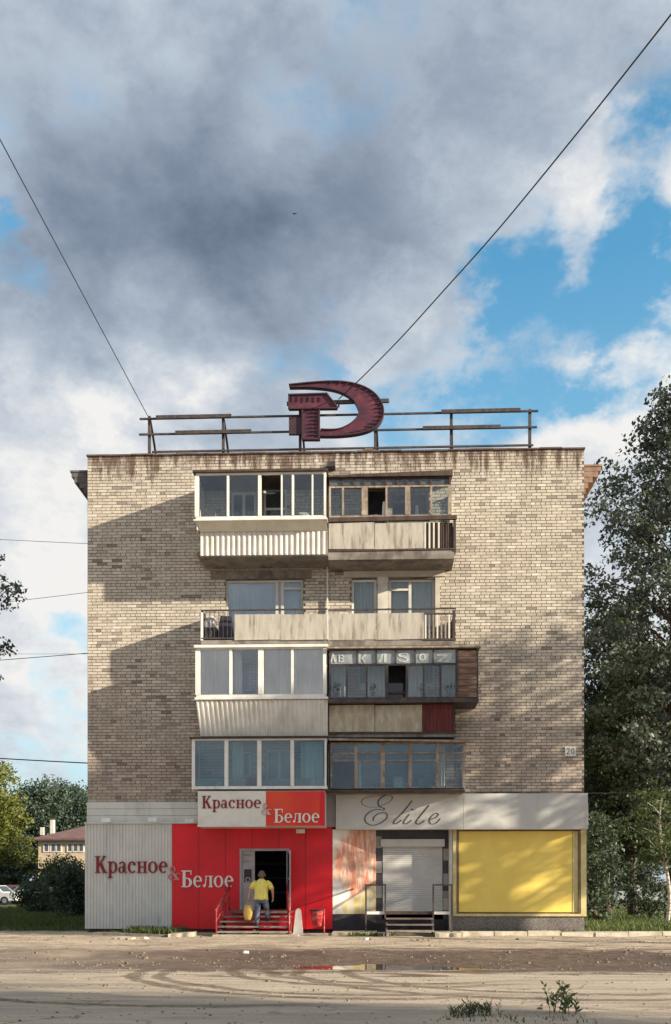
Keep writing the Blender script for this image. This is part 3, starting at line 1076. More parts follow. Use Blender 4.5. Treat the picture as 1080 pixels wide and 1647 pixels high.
rail(a4, 'end_rail', [(X(325, -1), -.98, Z(981, 430, -1)), (X(325, -1), -.0, Z(981, 430, -1))], .045, STEEL)
for k_ in range(7):
    y_ = -.9 + k_ * .13
    MB().box(X(325, -1) - .012, X(325, -1) + .012, y_ - .012, y_ + .012, Z(1029, 430, -1), Z(982, 430, -1)).build('end_baluster', STEEL, a4)

b4 = balcony(528.5, 731, 1029, 1040, -1.0, 'open fourth floor balcony with wooden balusters at its right end')
panel(b4, 'parapet_panel', 529, 605, 987, 1028.5, -1.03, .02, SHEET)
panel(b4, 'parapet_panel', 605.5, 682.5, 986, 1028, -1.033, .02, SHEET)
rail(b4, 'handrail', [(X(528, -1), -1.0, Z(980.5, 630, -1)), (X(733, -1), -1.0, Z(979.5, 630, -1))], .045, STEEL)
rail(b4, 'bottom_rail', [(X(682, -1), -1.0, Z(1029, 630, -1)), (X(731, -1), -1.0, Z(1029, 630, -1))], .05, DARKW)
rail(b4, 'middle_rail', [(X(682, -1), -1.0, Z(988, 630, -1)), (X(731, -1), -1.0, Z(988, 630, -1))], .05, DARKW)
for i, p_ in enumerate((685, 691, 697.5, 704, 710.5, 717, 723)):
    panel(b4, 'baluster', p_ - 1.5, p_ + 1.5, 988, 1028, -1.02, .03, OLDW if i % 3 else CREAM)
panel(b4, 'corner_post', 728, 733, 981, 1030, -1.02, .06, DARKW)
MB().box(X(733, -1) - .05, X(733, -1), -.95, -.002, Z(1028, 630, -1), Z(987, 630, -1)).build('end_panel', DARKW, b4)
MB().box(X(526), X(528.5), -.09, -.03, Z(1030, 527), Z(905, 527)).build('divider_pipe', WHITE, B)

# --- third floor left: white glazing, leaning profiled sheet
Yg = -1.22
a3 = balcony(323, 528, 1179, 1186, -1.0, 'third floor balcony with white frames and pale curtains added to brighten the panes')
corrugated(a3, 'profiled_sheet', X(323, -1.03), X(528, -1.03), Z(1184, 425, -1), Z(1126, 425, -1.2), -1.04, 27, .03, SHEETW, X(316, Yg), Yg - .01)
MB().box(X(323, -1), X(323, -1) + .03, -.98, -.002, Z(1184, 425, -1), Z(1126, 425, -1)).build('end_panel', SHEETW, a3)
MB().box(X(314, Yg), X(528.5, Yg), Yg - .06, -.002, Z(1123.5, 425, Yg) - .03, Z(1121.5, 425, Yg)).build('sill', WHITE, a3)
glazing(a3, [318.5, 371.5, 420, 470.5, 523], 1042, 1121, Yg, WHITE, .09, {0: .15, 2: .17, 3: .08, 4: .12}, GLASS_C, side_l=WHITE, top=.04)
MB().box(X(313, Yg), X(528, Yg), Yg - .10, -.002, Z(1042, 425, Yg) + .003, Z(1037.5, 425, Yg)).build('balcony_roof', WHITE, a3)
def drape(par, px0, px1, py0, py1, Y, material, amp=.025, waves=5, name='curtain'):
    xa, xb = X(px0, Y), X(px1, Y)
    zt2, zb2 = Z(py0, (px0 + px1) / 2, Y), Z(py1, (px0 + px1) / 2, Y)
    m_ = MB()
    n_ = waves * 6
    for i in range(n_ + 1):
        t = i / n_
        y_ = Y + amp * math.sin(t * waves * 2 * math.pi) + amp * .5 * math.sin(t * waves * 3.7)
        m_.v += [(xa + (xb - xa) * t, y_, zb2), (xa + (xb - xa) * t, y_, zt2)]
    for i in range(n_):
        m_.f.append((2 * i, 2 * i + 2, 2 * i + 3, 2 * i + 1))
    return m_.build(name, material, par, True, recalc=False)


ADDED_DRAPE = mat('added_beige_drape', (.78, .74, .67), (.66, .61, .54), .9, 2.5, stretch=(5, 5, .4))
drape(a3, 322, 369, 1045, 1117, -1.14, ADDED_DRAPE, .012, 4)  # added drapes imitate the sunlit interior and reflection of these panes
drape(a3, 374, 390, 1045, 1117, -.85, ADDED_DRAPE, .03, 3)
drape(a3, 426, 468, 1045, 1117, -1.12, ADDED_DRAPE, .012, 4)
drape(a3, 473, 520, 1045, 1117, -1.14, ADDED_DRAPE, .012, 3)

# --- third floor right: box glazing reaching past the slab
Yg = -1.25
b3 = balcony(528.5, 732, 1178, 1187, -1.0, 'third floor balcony with boxed-out glazing and brown plank end')
panel(b3, 'parapet_panel', 529.5, 603, 1134, 1177, -1.02, .02, SHEETO)
panel(b3, 'parapet_panel', 603.5, 679.5, 1134, 1177, -1.023, .02, SHEETO)
corrugated(b3, 'red_panel', X(680, -1), X(729, -1), Z(1177, 700, -1), Z(1133, 700, -1), -1.04, 8, .03, REDW)
panel(b3, 'corner_post', 728.5, 733, 1131, 1178, -1.02, .08, DARKW)
MB().box(X(733, -1) - .05, X(733, -1), -.93, -.002, Z(1178, 700, -1), Z(1132, 700, -1)).build('end_panel', DARKW, b3)
rail(b3, 'bottom_rail', [(X(529, -1), -1.0, Z(1179, 630, -1)), (X(733, -1), -1.0, Z(1179, 630, -1))], .06, DARKW)
glazing(b3, [531, 574.5, 605.5, 637, 668, 697, 735], 1044, 1068, Yg, STEEL, .05, {6: .07}, FROST, side_l=False, side_r=False, bottom=.02, top=.03)
glazing(b3, [531, 558.5, 590, 622.5, 655, 682, 709, 735], 1068.5, 1123, Yg, STEEL, .045, {3: .09, 4: .07, 7: .08}, GLASS, skip=(3,), side_l=False, side_r=False, bottom=.03, top=.03)
drape(b3, 533, 556, 1070, 1121, -.7, CURT, .02, 3)  # curtains added here to imitate the pale reflections in the panes
drape(b3, 592, 619, 1070, 1121, -.6, CURT, .02, 3)
drape(b3, 657, 680, 1070, 1121, -.6, CURT, .02, 3)
drape(b3, 711, 733, 1070, 1121, -.7, CURT, .02, 3)
for i in range(8):
    py_ = 1046 + i * 9.5
    panel(b3, 'plank', 737.5, 767.5, py_ + .4, py_ + 9.2, Yg - .012 - .006 * (i % 3), .03, PLANK, inset=.002)
panel(b3, 'plank_backing', 736.5, 768, 1045, 1122, Yg + .03, .02, DARKW)
for p_ in (735.8, 768.5):
    panel(b3, 'corner_post', p_ - 1.6, p_ + 1.6, 1043, 1124, Yg - .025, .09, STEEL)
MB().box(X(769, Yg) - .05, X(769, Yg) - .01, Yg + .075, -.002, Z(1124, 640, Yg), Z(1043, 640, Yg)).build('end_panel', DARKW, b3)
MB().box(X(528.5, Yg), X(770, Yg), Yg - .04, -.002, Z(1130, 640, Yg), Z(1123.5, 640, Yg)).build('floor_beam', STEEL, b3)
MB().box(X(528.5, Yg), X(773, Yg), Yg - .12, -.002, Z(1043.5, 640, Yg) + .003, Z(1040.5, 640, Yg)).build('balcony_roof', OLDW, b3)

# --- second floor left
Yg = -1.30
a2 = balcony(318, 526, 1264, 1271, -1.2, 'second floor balcony with tall white posts above the box sign')
glazing(a2, [311.5, 364.5, 417.5, 470.5, 524], 1188, 1269, Yg, WHITE, .10, {1: .12, 2: .13, 3: .11, 4: .06}, GLASS_T, side_l=True, bottom=.09, top=.05)
MB().box(X(306, Yg), X(527, Yg), Yg - .08, -.002, Z(1188, 425, Yg) + .003, Z(1185.5, 425, Yg)).build('balcony_roof', DARKW, a2)
MB().box(X(318), X(525), -.98, -.96, Z(1272, 425, -1), Z(1252, 425, -1)).build('inner_parapet', PLAST, a2)

# --- second floor right
b2 = balcony(530, 746, 1268, 1275, -1.0, 'second floor balcony with sagging tin roof and brown window posts')
glazing(b2, [533, 573, 616, 660, 704, 746], 1194, 1270, -1.0, OLDW, .06, {0: .05, 1: .10, 2: .13, 3: .11, 4: .09, 5: .07}, GLASS, skip=(), transoms=(1211, 1223), side_l=False, bottom=.05, top=.04, pane_of={1: GLASS_T, 2: GLASS_T, 3: GLASS_T})
m_ = MB()
zr = Z(1191, 640, -1.1)
m_.hexa([(X(529.5, -1), -1.25, zr), (X(762, -1), -1.25, zr - .08), (X(750, -1), -.002, zr + .05), (X(529.5, -1), -.002, zr + .10)],
        [(X(529.5, -1), -1.25, zr + .06), (X(762, -1), -1.25, zr - .02), (X(750, -1), -.002, zr + .11), (X(529.5, -1), -.002, zr + .16)])
m_.build('balcony_roof', OLDW, b2)
MB().box(X(528.6, -1), X(748, -1), -1.06, -.9, Z(1275, 640, -1), Z(1271, 640, -1)).build('sill', DARKW, b2)
drape(a2, 374, 392, 1194, 1262, -.5, CURT, .03, 3)
drape(a2, 484, 520, 1194, 1264, -.75, CURT, .02, 3)
drape(b2, 706, 716, 1200, 1264, -.6, ADDED_DRAPE, .02, 2)
panel(b2, 'inner_board', 536, 571, 1222, 1268, -.35, .02, DARKW)

# ------------------------------------------------------------------ things kept on the balconies
def potted(px, Y, pysill, h, label, seed):
    r_ = random.Random(seed)
    p_ = P(px, pysill, Y)
    t_ = thing('potted_plant', label, 'plant', tuple(p_), 'pot plants behind the third floor glass')
    m_ = MB().loft([[(p_.x + rr * math.cos(a_), Y + rr * math.sin(a_), p_.z + zz_) for a_ in [k * math.pi / 4 for k in range(8)]] for rr, zz_ in ((.05, 0), (.075, .12), (.08, .14))])
    m_.build('pot', mat('terracotta', (.30, .13, .08), None, .9), t_)
    m_ = MB()
    for k in range(40):
        a_, e_ = r_.uniform(0, 6.28), r_.uniform(.2, 1.4)
        d_ = Vector((math.cos(a_) * math.cos(e_), math.sin(a_) * math.cos(e_), math.sin(e_)))
        b_ = p_ + Vector((0, 0, .13)) + d_ * r_.uniform(.05, h)
        s_ = d_.cross(Vector((0, 0, 1))).normalized() * .03
        m_.add([b_ - s_, b_ + d_ * .03 - s_ * .2, b_ + d_ * .10, b_ + s_], [(0, 1, 2, 3)])
    m_.build('leaves', LEAF_G, t_, recalc=False)
    return t_


for i, (p_, lb) in enumerate(((542, 'leftmost of the pot plants behind the third floor dark-framed glass'), (600, 'pot plant left of the open dark window on the third floor'),
                              (680, 'pot plant right of the open dark window on the third floor'), (722, 'pot plant beside the plank end of the third floor glazing'))):
    zsh = 1121
    potted(p_, -1.12, zsh, .28, lb, i)
MB().box(X(531, -1.1), X(620, -1.1), -1.2, -1.0, Z(1123, 640, -1.1), Z(1121, 575, -1.1) - .002).build('inner_shelf', OLDW, b3)
MB().box(X(656, -1.1), X(733, -1.1), -1.2, -1.0, Z(1123, 640, -1.1), Z(1121, 695, -1.1) - .002).build('inner_shelf', OLDW, b3)


def clutter(name, px0, px1, py0, py1, Y, dpt, material, label, cat, taper=.12):
    a, b = X(px0, Y), X(px1, Y)
    zt_, zb_ = Z(py0, (px0 + px1) / 2, Y), Z(py1, (px0 + px1) / 2, Y)
    rings = []
    for k, t in enumerate((0, .08, .3, .6, .85, 1.0)):
        s_ = (1 - taper * (t ** 2)) * (.94 if k in (0, 5) else 1.0)
        cx_, rx_, ry_ = (a + b) / 2, (b - a) / 2 * s_, dpt / 2 * s_
        rr = random.Random(int(px0 * 10 + k))
        rings.append([(cx_ + rx_ * sx * rr.uniform(.93, 1), Y + dpt / 2 + ry_ * sy * rr.uniform(.93, 1), zb_ + (zt_ - zb_) * t) for sx, sy in ((-1, -1), (0, -1.05), (1, -1), (1.05, 0), (1, 1), (0, 1.05), (-1, 1), (-1.05, 0))])
    return tag(MB().loft(rings).build(name, material, None), label, cat)


clutter('storage_bundle', 329, 346, 990, 1009, -.8, .4, mat('pale_cloth', (.5, .5, .52), (.28, .28, .3), .9, 9), 'pale bundle on dark box, behind the fourth floor balusters', 'bundle')
clutter('storage_box', 328, 350, 1010, 1030, -.8, .5, mat('dark_box', (.03, .03, .035), (.06, .055, .06), .8, 6), 'dark box on the floor of the open fourth floor balcony', 'box', .0)
clutter('covered_bicycle_bag', 351, 375, 990, 1030, -.75, .5, mat('navy_tarp', (.018, .02, .035), (.03, .032, .05), .6, 5), 'navy wrapped bag beside the first cement panel, fourth floor', 'bag', .2).name = 'wrapped_bag'
clutter('white_canister', 615, 621, 806, 829, -.85, .14, WHITE, 'white canister in the fifth floor wooden window', 'canister', .4)
clutter('cloth_pile', 345, 360, 1256, 1266, -1.15, .3, mat('cloth_white', (.6, .58, .55), (.4, .38, .36), .9, 12), 'white cloth pile behind the second floor left glass', 'cloth', .5)
clutter('cardboard_box', 452, 468, 1252, 1266, -1.15, .3, mat('cardboard', (.42, .34, .25), (.36, .28, .2), .9), 'small cardboard box behind the second floor left glass', 'box', .02)
clutter('white_pipe_roll', 577, 581, 1222, 1268, -.85, .1, WHITE, 'upright white roll behind the second floor brown window post', 'roll', .0).name = 'paper_roll'

clutter('cardboard_box', 326, 345, 818, 834, -1.1, .4, mat('cardboard', (.42, .34, .25), (.36, .28, .2), .9), 'cardboard box behind the leftmost fifth floor pane', 'box', .02)
clutter('laundry_pile', 476, 500, 822, 834, -1.1, .35, mat('cloth_white', (.6, .58, .55), (.4, .38, .36), .9, 12), 'pale laundry pile behind the right fifth floor white-framed panes', 'laundry', .5)
clutter('red_crate', 395, 412, 1250, 1266, -1.0, .35, mat('crate_red', (.35, .07, .05), (.28, .05, .04), .8), 'dull red crate behind the second pane of the second floor left glazing', 'crate', .0)
clutter('glass_jar', 500, 507, 1250, 1266, -1.15, .14, CREAM, 'cream jar behind the rightmost pane of the second floor left glazing', 'jar', .3)
clutter('enamel_bucket', 634, 648, 1250, 1269, -.8, .28, CREAM, 'cream bucket behind the middle of the second floor brown window', 'bucket', -.15)
clutter('wooden_crate', 672, 695, 1246, 1269, -.75, .35, OLDW, 'wooden crate behind the second floor brown window posts', 'crate', .0)
clutter('glass_jar', 668, 674, 812, 830, -.85, .14, CREAM, 'cream jar in the right part of the fifth floor wooden window', 'jar', .3)

# painted marks on the third floor transom panes
mk = MB()


def ring(m_, cx, cz, rx, rz, tx, tz, a0, a1, y0, y1, n=22):
    o_, i_ = [], []
    for k in range(n + 1):
        a_ = R(a0 + (a1 - a0) * k / n)
        o_.append((cx + rx * math.cos(a_), cz + rz * math.sin(a_)))
        i_.append((cx + (rx - tx) * math.cos(a_), cz + (rz - tz) * math.sin(a_)))
    closed = abs(a1 - a0) >= 359.9
    if closed:
        o_, i_ = o_[:-1], i_[:-1]
    m_.strip_xz(o_, i_, y0, y1, closed)


# ------------------------------------------------------------------ lettering (own serif and script shapes)
class Glyph:
    """one letter in unit space: x to the right, cap height 1; pieces stacked 1.5 mm apart so faces never coincide"""

    def __init__(s):
        s.p = []

    def poly(s, *pts):
        s.p.append(('p', pts)); return s

    def rect(s, x0, x1, z0, z1):
        return s.poly((x0, z0), (x1, z0), (x1, z1), (x0, z1))

    def ring(s, *a):
        s.p.append(('r', a)); return s

    def build(s, name, X0, Z0, sx, sz, Y, th, material, parent):
        m_ = MB()
        for k, (t, a) in enumerate(s.p):
            y0 = Y - th - k * .0015
            if t == 'p':
                m_.prism_xz([(X0 + p[0] * sx, Z0 + p[1] * sz) for p in a], y0, Y)
            else:
                cx, cz, rx, rz, tx, tz, a0, a1 = a
                tmp = MB()
                ring(tmp, cx, cz, rx, rz, tx, tz, a0, a1, y0, Y)
                m_.add([(X0 + v[0] * sx, v[1], Z0 + v[2] * sz) for v in tmp.v], tmp.f)
        return m_.build(name, material, parent)


def serif_glyphs():
    G = {}
    S, T = .17, .055
    xh = .68
    q = Glyph().rect(.10, .10 + S, 0, 1).rect(.02, .36, 0, T).rect(.02, .36, 1 - T, 1)
    q.poly((.27, .50), (.33, .44), (.66, .93), (.58, .98)).poly((.30, .54), (.56, 0), (.76, 0), (.46, .60)).rect(.50, .82, 0, T).rect(.50, .74, 1 - T, 1)
    G['К'] = (q, .84)
    q = Glyph().rect(.09, .09 + .15, -.30, xh).rect(.01, .33, -.30, -.25).rect(.01, .2, xh - .05, xh).ring(.36, xh / 2, .27, xh / 2 + .01, .14, .06, 0, 360)
    G['р'] = (q, .68)
    q = Glyph().rect(.34, .49, .04, .50).ring(.23, .19, .21, .20, .12, .05, 0, 360).ring(.28, .48, .21, .20, .10, .07, 0, 165).rect(.46, .58, 0, .06)
    G['а'] = (q, .60)
    q = Glyph().ring(.33, xh / 2, .29, xh / 2 + .01, .15, .06, 42, 318).ring(.47, .52, .085, .085, .08, .08, 0, 360)
    G['с'] = (q, .62)
    q = Glyph().rect(.09, .24, 0, xh).rect(.47, .62, 0, xh).rect(.23, .48, .32, .38)
    for x_ in (.02, .40):
        q.rect(x_, x_ + .29, 0, .05).rect(x_, x_ + .29, xh - .05, xh)
    G['н'] = (q, .72)
    q = Glyph().ring(.34, xh / 2, .31, xh / 2 + .01, .15, .06, 0, 360)
    G['о'] = (q, .69)
    q = Glyph().ring(.33, xh / 2, .29, xh / 2 + .01, .15, .06, 10, 312).rect(.14, .60, .34, .40)
    G['е'] = (q, .65)
    q = Glyph().rect(.10, .28, 0, 1).rect(.02, .30, 0, T).rect(.02, .66, 1 - .07, 1).rect(.60, .66, .74, .95).ring(.38, .28, .32, .285, .17, .06, -90, 90).rect(.20, .38, .50, .565).rect(.20, .38, -.005, .055)
    G['Б'] = (q, .74)
    q = Glyph().rect(.44, .59, 0, xh).rect(.36, .66, 0, .05).rect(.17, .66, xh - .05, xh).poly((.20, xh), (.14, .16), (.20, .10), (.27, xh)).ring(.11, .09, .09, .09, .08, .08, 0, 360)
    G['л'] = (q, .68)
    q = Glyph().ring(.36, .24, .32, .25, .14, .06, 20, 330).ring(.34, .72, .20, .24, .09, .06, -40, 220).poly((.16, .62), (.30, .66), (.82, .06), (.66, -.01)).rect(.58, .86, .42, .48)
    G['&'] = (q, .90)
    G['А'] = (Glyph().poly((.02, 0), (.16, 0), (.42, .95), (.34, 1)).poly((.34, 1), (.46, 1), (.82, 0), (.62, 0)).rect(.2, .62, .28, .36), .84)
    return G


GL = serif_glyphs()


def word(text, px0, px1, pycap, pybase, Y, material, parent, th=.03):
    tot = sum(GL[c][1] for c in text)
    x0, x1 = X(px0, Y), X(px1, Y)
    zb, zt = Z(pybase, (px0 + px1) / 2, Y), Z(pycap, (px0 + px1) / 2, Y)
    s = (x1 - x0) / tot
    x_ = x0
    for c in text:
        GL[c][0].build('letter', x_, zb, s, zt - zb, Y, th, material, parent)
        x_ += GL[c][1] * s


# ------------------------------------------------------------------ LEFT SHOP: grey and red cladding with a door
YS = -.16
SF = thing('red_shopfront', 'grey and red sheet-clad shop front with an open door at the foot of the block', 'shop front', (X(336), YS, 0))
zt_s, zb_s = Z(1325, 300, YS), Z(1494, 300, YS)
corrugated(SF, 'grey_sheet', X(137, YS), X(277, YS), zb_s, zt_s, YS, 27, .022, GREYP, prof=(0, .55, .66, .88))
# cladding above the sheet: siding boards
for i, (c, d) in enumerate(((1290, 1300.5), (1301, 1311.5), (1312, 1322.5))):
    MB().box(X(140, -.06), X(318, -.06), -.06 - .004 * i, .012, Z(d, 230, -.06), Z(c, 230, -.06)).build('siding_board', GREYP, SF)
MB().box(X(136, YS), X(318, YS), YS - .05, .012, Z(1325, 230, YS) + .002, Z(1322.5, 230, YS)).build('ledge', GREYP, SF)
dx0, dx1, dzt, dzb = X(386, YS), X(466, YS), Z(1365, 426, YS), Z(1463, 426, YS)
xr0, xr1 = X(277.3, YS), X(535, YS)
rp = MB()
rp.box(xr0, dx0, YS - .005, .0, zb_s, zt_s)
rp.box(dx1, xr1, YS - .005, .0, zb_s, zt_s)
rp.box(dx0 + .0005, dx1 - .0005, YS - .005, .0, dzt, zt_s)
rp.box(dx0 + .0005, dx1 - .0005, YS - .005, .0, zb_s, dzb)
rp.build('red_cladding', REDP, SF)
SEAM = mat('dark_red_seam', (.22, .006, .01), (.16, .005, .01), .6)
# seams of the red cassettes
for k in range(1, 6):
    xx_ = xr0 + (xr1 - xr0) * k / 6
    for (za_, zb2) in ((zb_s, dzb), (dzt, zt_s)) if dx0 < xx_ < dx1 else ((zb_s, zt_s),):
        MB().box(xx_ - .006, xx_ + .006, YS - .011, YS - .0055, za_ + .01, zb2 - .01).build('seam', SEAM, SF)
DF = mat('door_frame_grey', (.36, .33, .34), (.30, .28, .29), .5, 3)
fr = MB()
fr.box(dx0, dx0 + .07, YS - .02, .05, dzb, dzt).box(dx1 - .07, dx1, YS - .02, .05, dzb, dzt).box(dx0 + .07, dx1 - .07, YS - .02, .05, dzt - .07, dzt)
door = fr.build('door', DF, SF)
xm = X(410, YS)
MB().box(dx0 + .075, xm, YS + .02, YS + .07, dzb, dzt - .075).build('fixed_leaf', DF, door)
MB().box(X(393, YS), X(405, YS), YS + .012, YS + .019, Z(1419, 400, YS), Z(1398, 400, YS)).build('notice', mat('notice_black', (.03, .025, .03), (.05, .04, .05), .6), door)
ntc = MB()
ring(ntc, X(399, YS), Z(1415, 400, YS), .085, .085, .03, .03, 0, 360, YS + .004, YS + .011)
ntc.build('notice_mark', DF, door)
MB().box(X(392, YS), X(405, YS), YS + .014, YS + .019, Z(1376, 400, YS), Z(1374, 400, YS)).box(X(392, YS), X(405, YS), YS + .014, YS + .019, Z(1386, 400, YS), Z(1385, 400, YS)).build('notice_line', mat('grey_print', (.2, .19, .19), None, .7), door)
# open leaf folded out towards the street
leaf = MB()
lx, lw = X(461, YS), .78
ang = R(78)
ux, uy = math.cos(ang), -math.sin(ang)
def lp(t, off=0.0):
    return (lx + ux * t + uy * -off, YS - .03 + uy * t + ux * off)
for (t0, t1, za, zb2) in ((0, .08, dzb + .02, dzt - .08), (lw - .08, lw, dzb + .02, dzt - .08), (.08, lw - .08, dzb + .02, dzb + .3), (.08, lw - .08, dzt - .17, dzt - .08), (.08, lw - .08, dzb + .95, dzb + 1.03)):
    a, b, c, d = lp(t0), lp(t1), lp(t1, .045), lp(t0, .045)
    leaf.hexa([(*a, za), (*b, za), (*c, za), (*d, za)], [(*a, zb2), (*b, zb2), (*c, zb2), (*d, zb2)])
leaf.build('open_leaf', DF, door)
pn = MB()
a, b, c, d = lp(.08, .018), lp(lw - .08, .018), lp(lw - .08, .026), lp(.08, .026)
pn.hexa([(*a, dzb + .3), (*b, dzb + .3), (*c, dzb + .3), (*d, dzb + .3)], [(*a, dzt - .17), (*b, dzt - .17), (*c, dzt - .17), (*d, dzt - .17)])
pn.build('door_pane', GLASS, door)
hd = MB()
p0 = lp(lw - .04, -.05)
hd.tube([(*lp(lw - .05, 0), dzb + .9), (*p0, dzb + .9), (*p0, dzb + 1.25), (*lp(lw - .05, 0), dzb + 1.25)], .015, 8)
hd.build('handle', STEEL, door)
# dark shop interior
ib = MB()
ib.box(dx0 - .8, dx0 - .72, .06, 4, 0, dzt + .3).box(dx1 + .72, dx1 + .8, .06, 4, 0, dzt + .3).box(dx0 - .8, dx1 + .8, 4, 4.1, 0, dzt + .3).box(dx0 - .72, dx1 + .72, .45, 4, dzt + .25, dzt + .3)
ib.box(dx0 - .72, dx1 + .72, .06, 4, dzb - .3, dzb - .02)
ib.build('shop_interior', mat('shop_inside', (.06, .07, .09), (.04, .045, .06), .8), SF)
for k in range(3):
    MB().box(dx0, dx1 + .3, 2.6, 2.9, dzb + .5 + k * .5, dzb + .54 + k * .5).build('shelf', mat('shelf_blue', (.10, .13, .18), None, .7), SF)
# the wall behind the door has to be open: the block's mortar wall is cut there
bpy.data.objects.remove(wall.children[0]) if False else None

KB = thing('wall_lettering', 'maroon and white serif letters on the grey and red shop wall beside the door', 'sign', (X(263), YS - .006, Z(1427, 263, YS)))
word('Красное', 153, 271, 1377, 1404, YS - .004, LETR, KB)
GL['&'][0].build('letter', X(270, YS), Z(1416, 281, YS), (X(292, YS) - X(271, YS)) / .88, Z(1391, 281, YS) - Z(1415, 281, YS), YS - .012, .03, mat('pink_letter', (.5, .24, .24), (.45, .16, .17), .5, 4), KB)
word('Белое', 292, 377, 1400, 1427, YS - .012, LETW, KB)

# box sign hung under the second floor balcony
YB = -1.40
BX = thing('box_sign', 'deep box sign with white left half and red right half above the shop door', 'sign', (X(420), -.7, Z(1329, 420, YB)))
zt_, zb_ = Z(1272, 420, YB), Z(1329, 420, YB)
m_ = MB()
m_.box(X(318, YB), X(523, YB), YB + .03, -.09, zb_, zt_)
m_.build('case', SIGNW, BX)
MB().box(X(319, YB), X(428, YB), YB + .005, YB + .028, zb_ + .03, zt_ - .03).build('white_face', SIGNW, BX)
MB().box(X(428.3, YB), X(515, YB), YB + .004, YB + .028, zb_ + .01, zt_ - .01).build('red_face', SIGNR, BX)
MB().box(X(515.2, YB), X(523, YB), YB, YB + .028, zb_ + .01, zt_ - .01).build('red_edge', REDP, BX)
MB().box(X(318, YB), X(428, YB), YB - .02, YB + .028, zb_ - .01, zb_ + .028).build('lower_trim', WHITE, BX)
word('Красное', 325, 421, 1280, 1300, YB + .003, LETR, BX, .02)
GL['&'][0].build('letter', X(420, YB), Z(1311, 430, YB), (X(437, YB) - X(420, YB)) / .88, Z(1291, 430, YB) - Z(1311, 430, YB), YB - .004, .02, mat('pale_letter', (.62, .45, .42), (.5, .25, .24), .5, 5), BX)
word('Белое', 441, 515, 1301, 1323, YB - .004, LETW, BX, .02)

# floodlights over the lettering
for i, (p_, q_, lb) in enumerate(((172, 1318, 'white floodlight at the left end of the shop ledge'), (246, 1317, 'white floodlight on the ledge above the grey sheet'),
                                  (306, 1319, 'white floodlight on the ledge just left of the box sign'), (484, 1336, 'pale wall lamp above the red cladding right of the door'))):
    Yf = YS - .30
    c = P(p_, q_, Yf)
    t_ = thing('floodlight', lb, 'lamp', (c.x, YS - .055, c.z - .1), 'lamps above the shop front')
    m_ = MB()
    m_.hexa([(c.x - .14, c.y - .10, c.z - .09), (c.x + .14, c.y - .10, c.z - .09), (c.x + .12, c.y + .06, c.z - .05), (c.x - .12, c.y + .06, c.z - .05)],
            [(c.x - .14, c.y - .05, c.z + .04), (c.x + .14, c.y - .05, c.z + .04), (c.x + .12, c.y + .08, c.z + .05), (c.x - .12, c.y + .08, c.z + .05)])
    m_.build('housing', WHITE, t_)
    MB().bar((c.x + .05, c.y + .06, c.z), (c.x + .05, YS + (-.055 if i < 3 else -.006), c.z - .03), .04).build('bracket', STEEL, t_)

# ------------------------------------------------------------------ RIGHT SHOP
EF = thing('silver_shopfront', 'shop front with white roller shutter, picture panel and big yellow panel', 'shop front', (X(740), 0, 0))
# recess with shutter
YR = .36
xs0, xs1 = X(608, YR), X(722, YR)
zpl = Z(1469, 660, 0)
zsg = Z(1334, 660, 0)
# back of recess: tiled surround
MB().box(X(536, -.0), X(560), .0135, .0165, 0, .1).build('joint_strip', DPLIN, EF)
sur = MB()
sur.box(xs0 - .4, X(615, YR), YR + .03, YR + .08, zpl - .2, zsg + .3).box(X(713, YR), xs1 + .4, YR + .03, YR + .08, zpl - .2, zsg + .3).box(X(615, YR) + .001, X(713, YR) - .001, YR + .03, YR + .08, Z(1352, 660, YR), zsg + .3)
sur.build('surround', DTILE, EF)
for k in range(6):
    for (a_, b_) in ((604, 614.5), (713.5, 723)):
        py_ = 1345 + k * 20
        m_ = LTILE if (k % 2 == (0 if a_ < 650 else 1)) else DTILE
        MB().box(X(a_, YR), X(b_, YR), YR + .005, YR + .029, Z(py_ + 19, 660, YR), Z(py_, 660, YR)).build('tile', m_, EF)
# shutter curtain with slats and its head box
sh = MB()
sx0, sx1 = X(616, YR), X(712, YR)
sz0, sz1 = zpl, Z(1362, 660, YR)
nsl = 34
for k in range(nsl):
    za, zb2 = sz0 + (sz1 - sz0) * k / nsl, sz0 + (sz1 - sz0) * (k + 1) / nsl
    sh.hexa([(sx0, YR + .0, za + .006), (sx1, YR, za + .006), (sx1, YR + .02, za), (sx0, YR + .02, za)], [(sx0, YR + .006, zb2), (sx1, YR + .006, zb2), (sx1, YR + .02, zb2), (sx0, YR + .02, zb2)])
sh.build('roller_shutter', SHUT, EF)
MB().box(sx0 - .06, sx1 + .06, YR - .16, YR + .004, sz1 + .002, Z(1350, 660, YR)).build('shutter_box', SHUT, EF)
# splayed panel with the picture


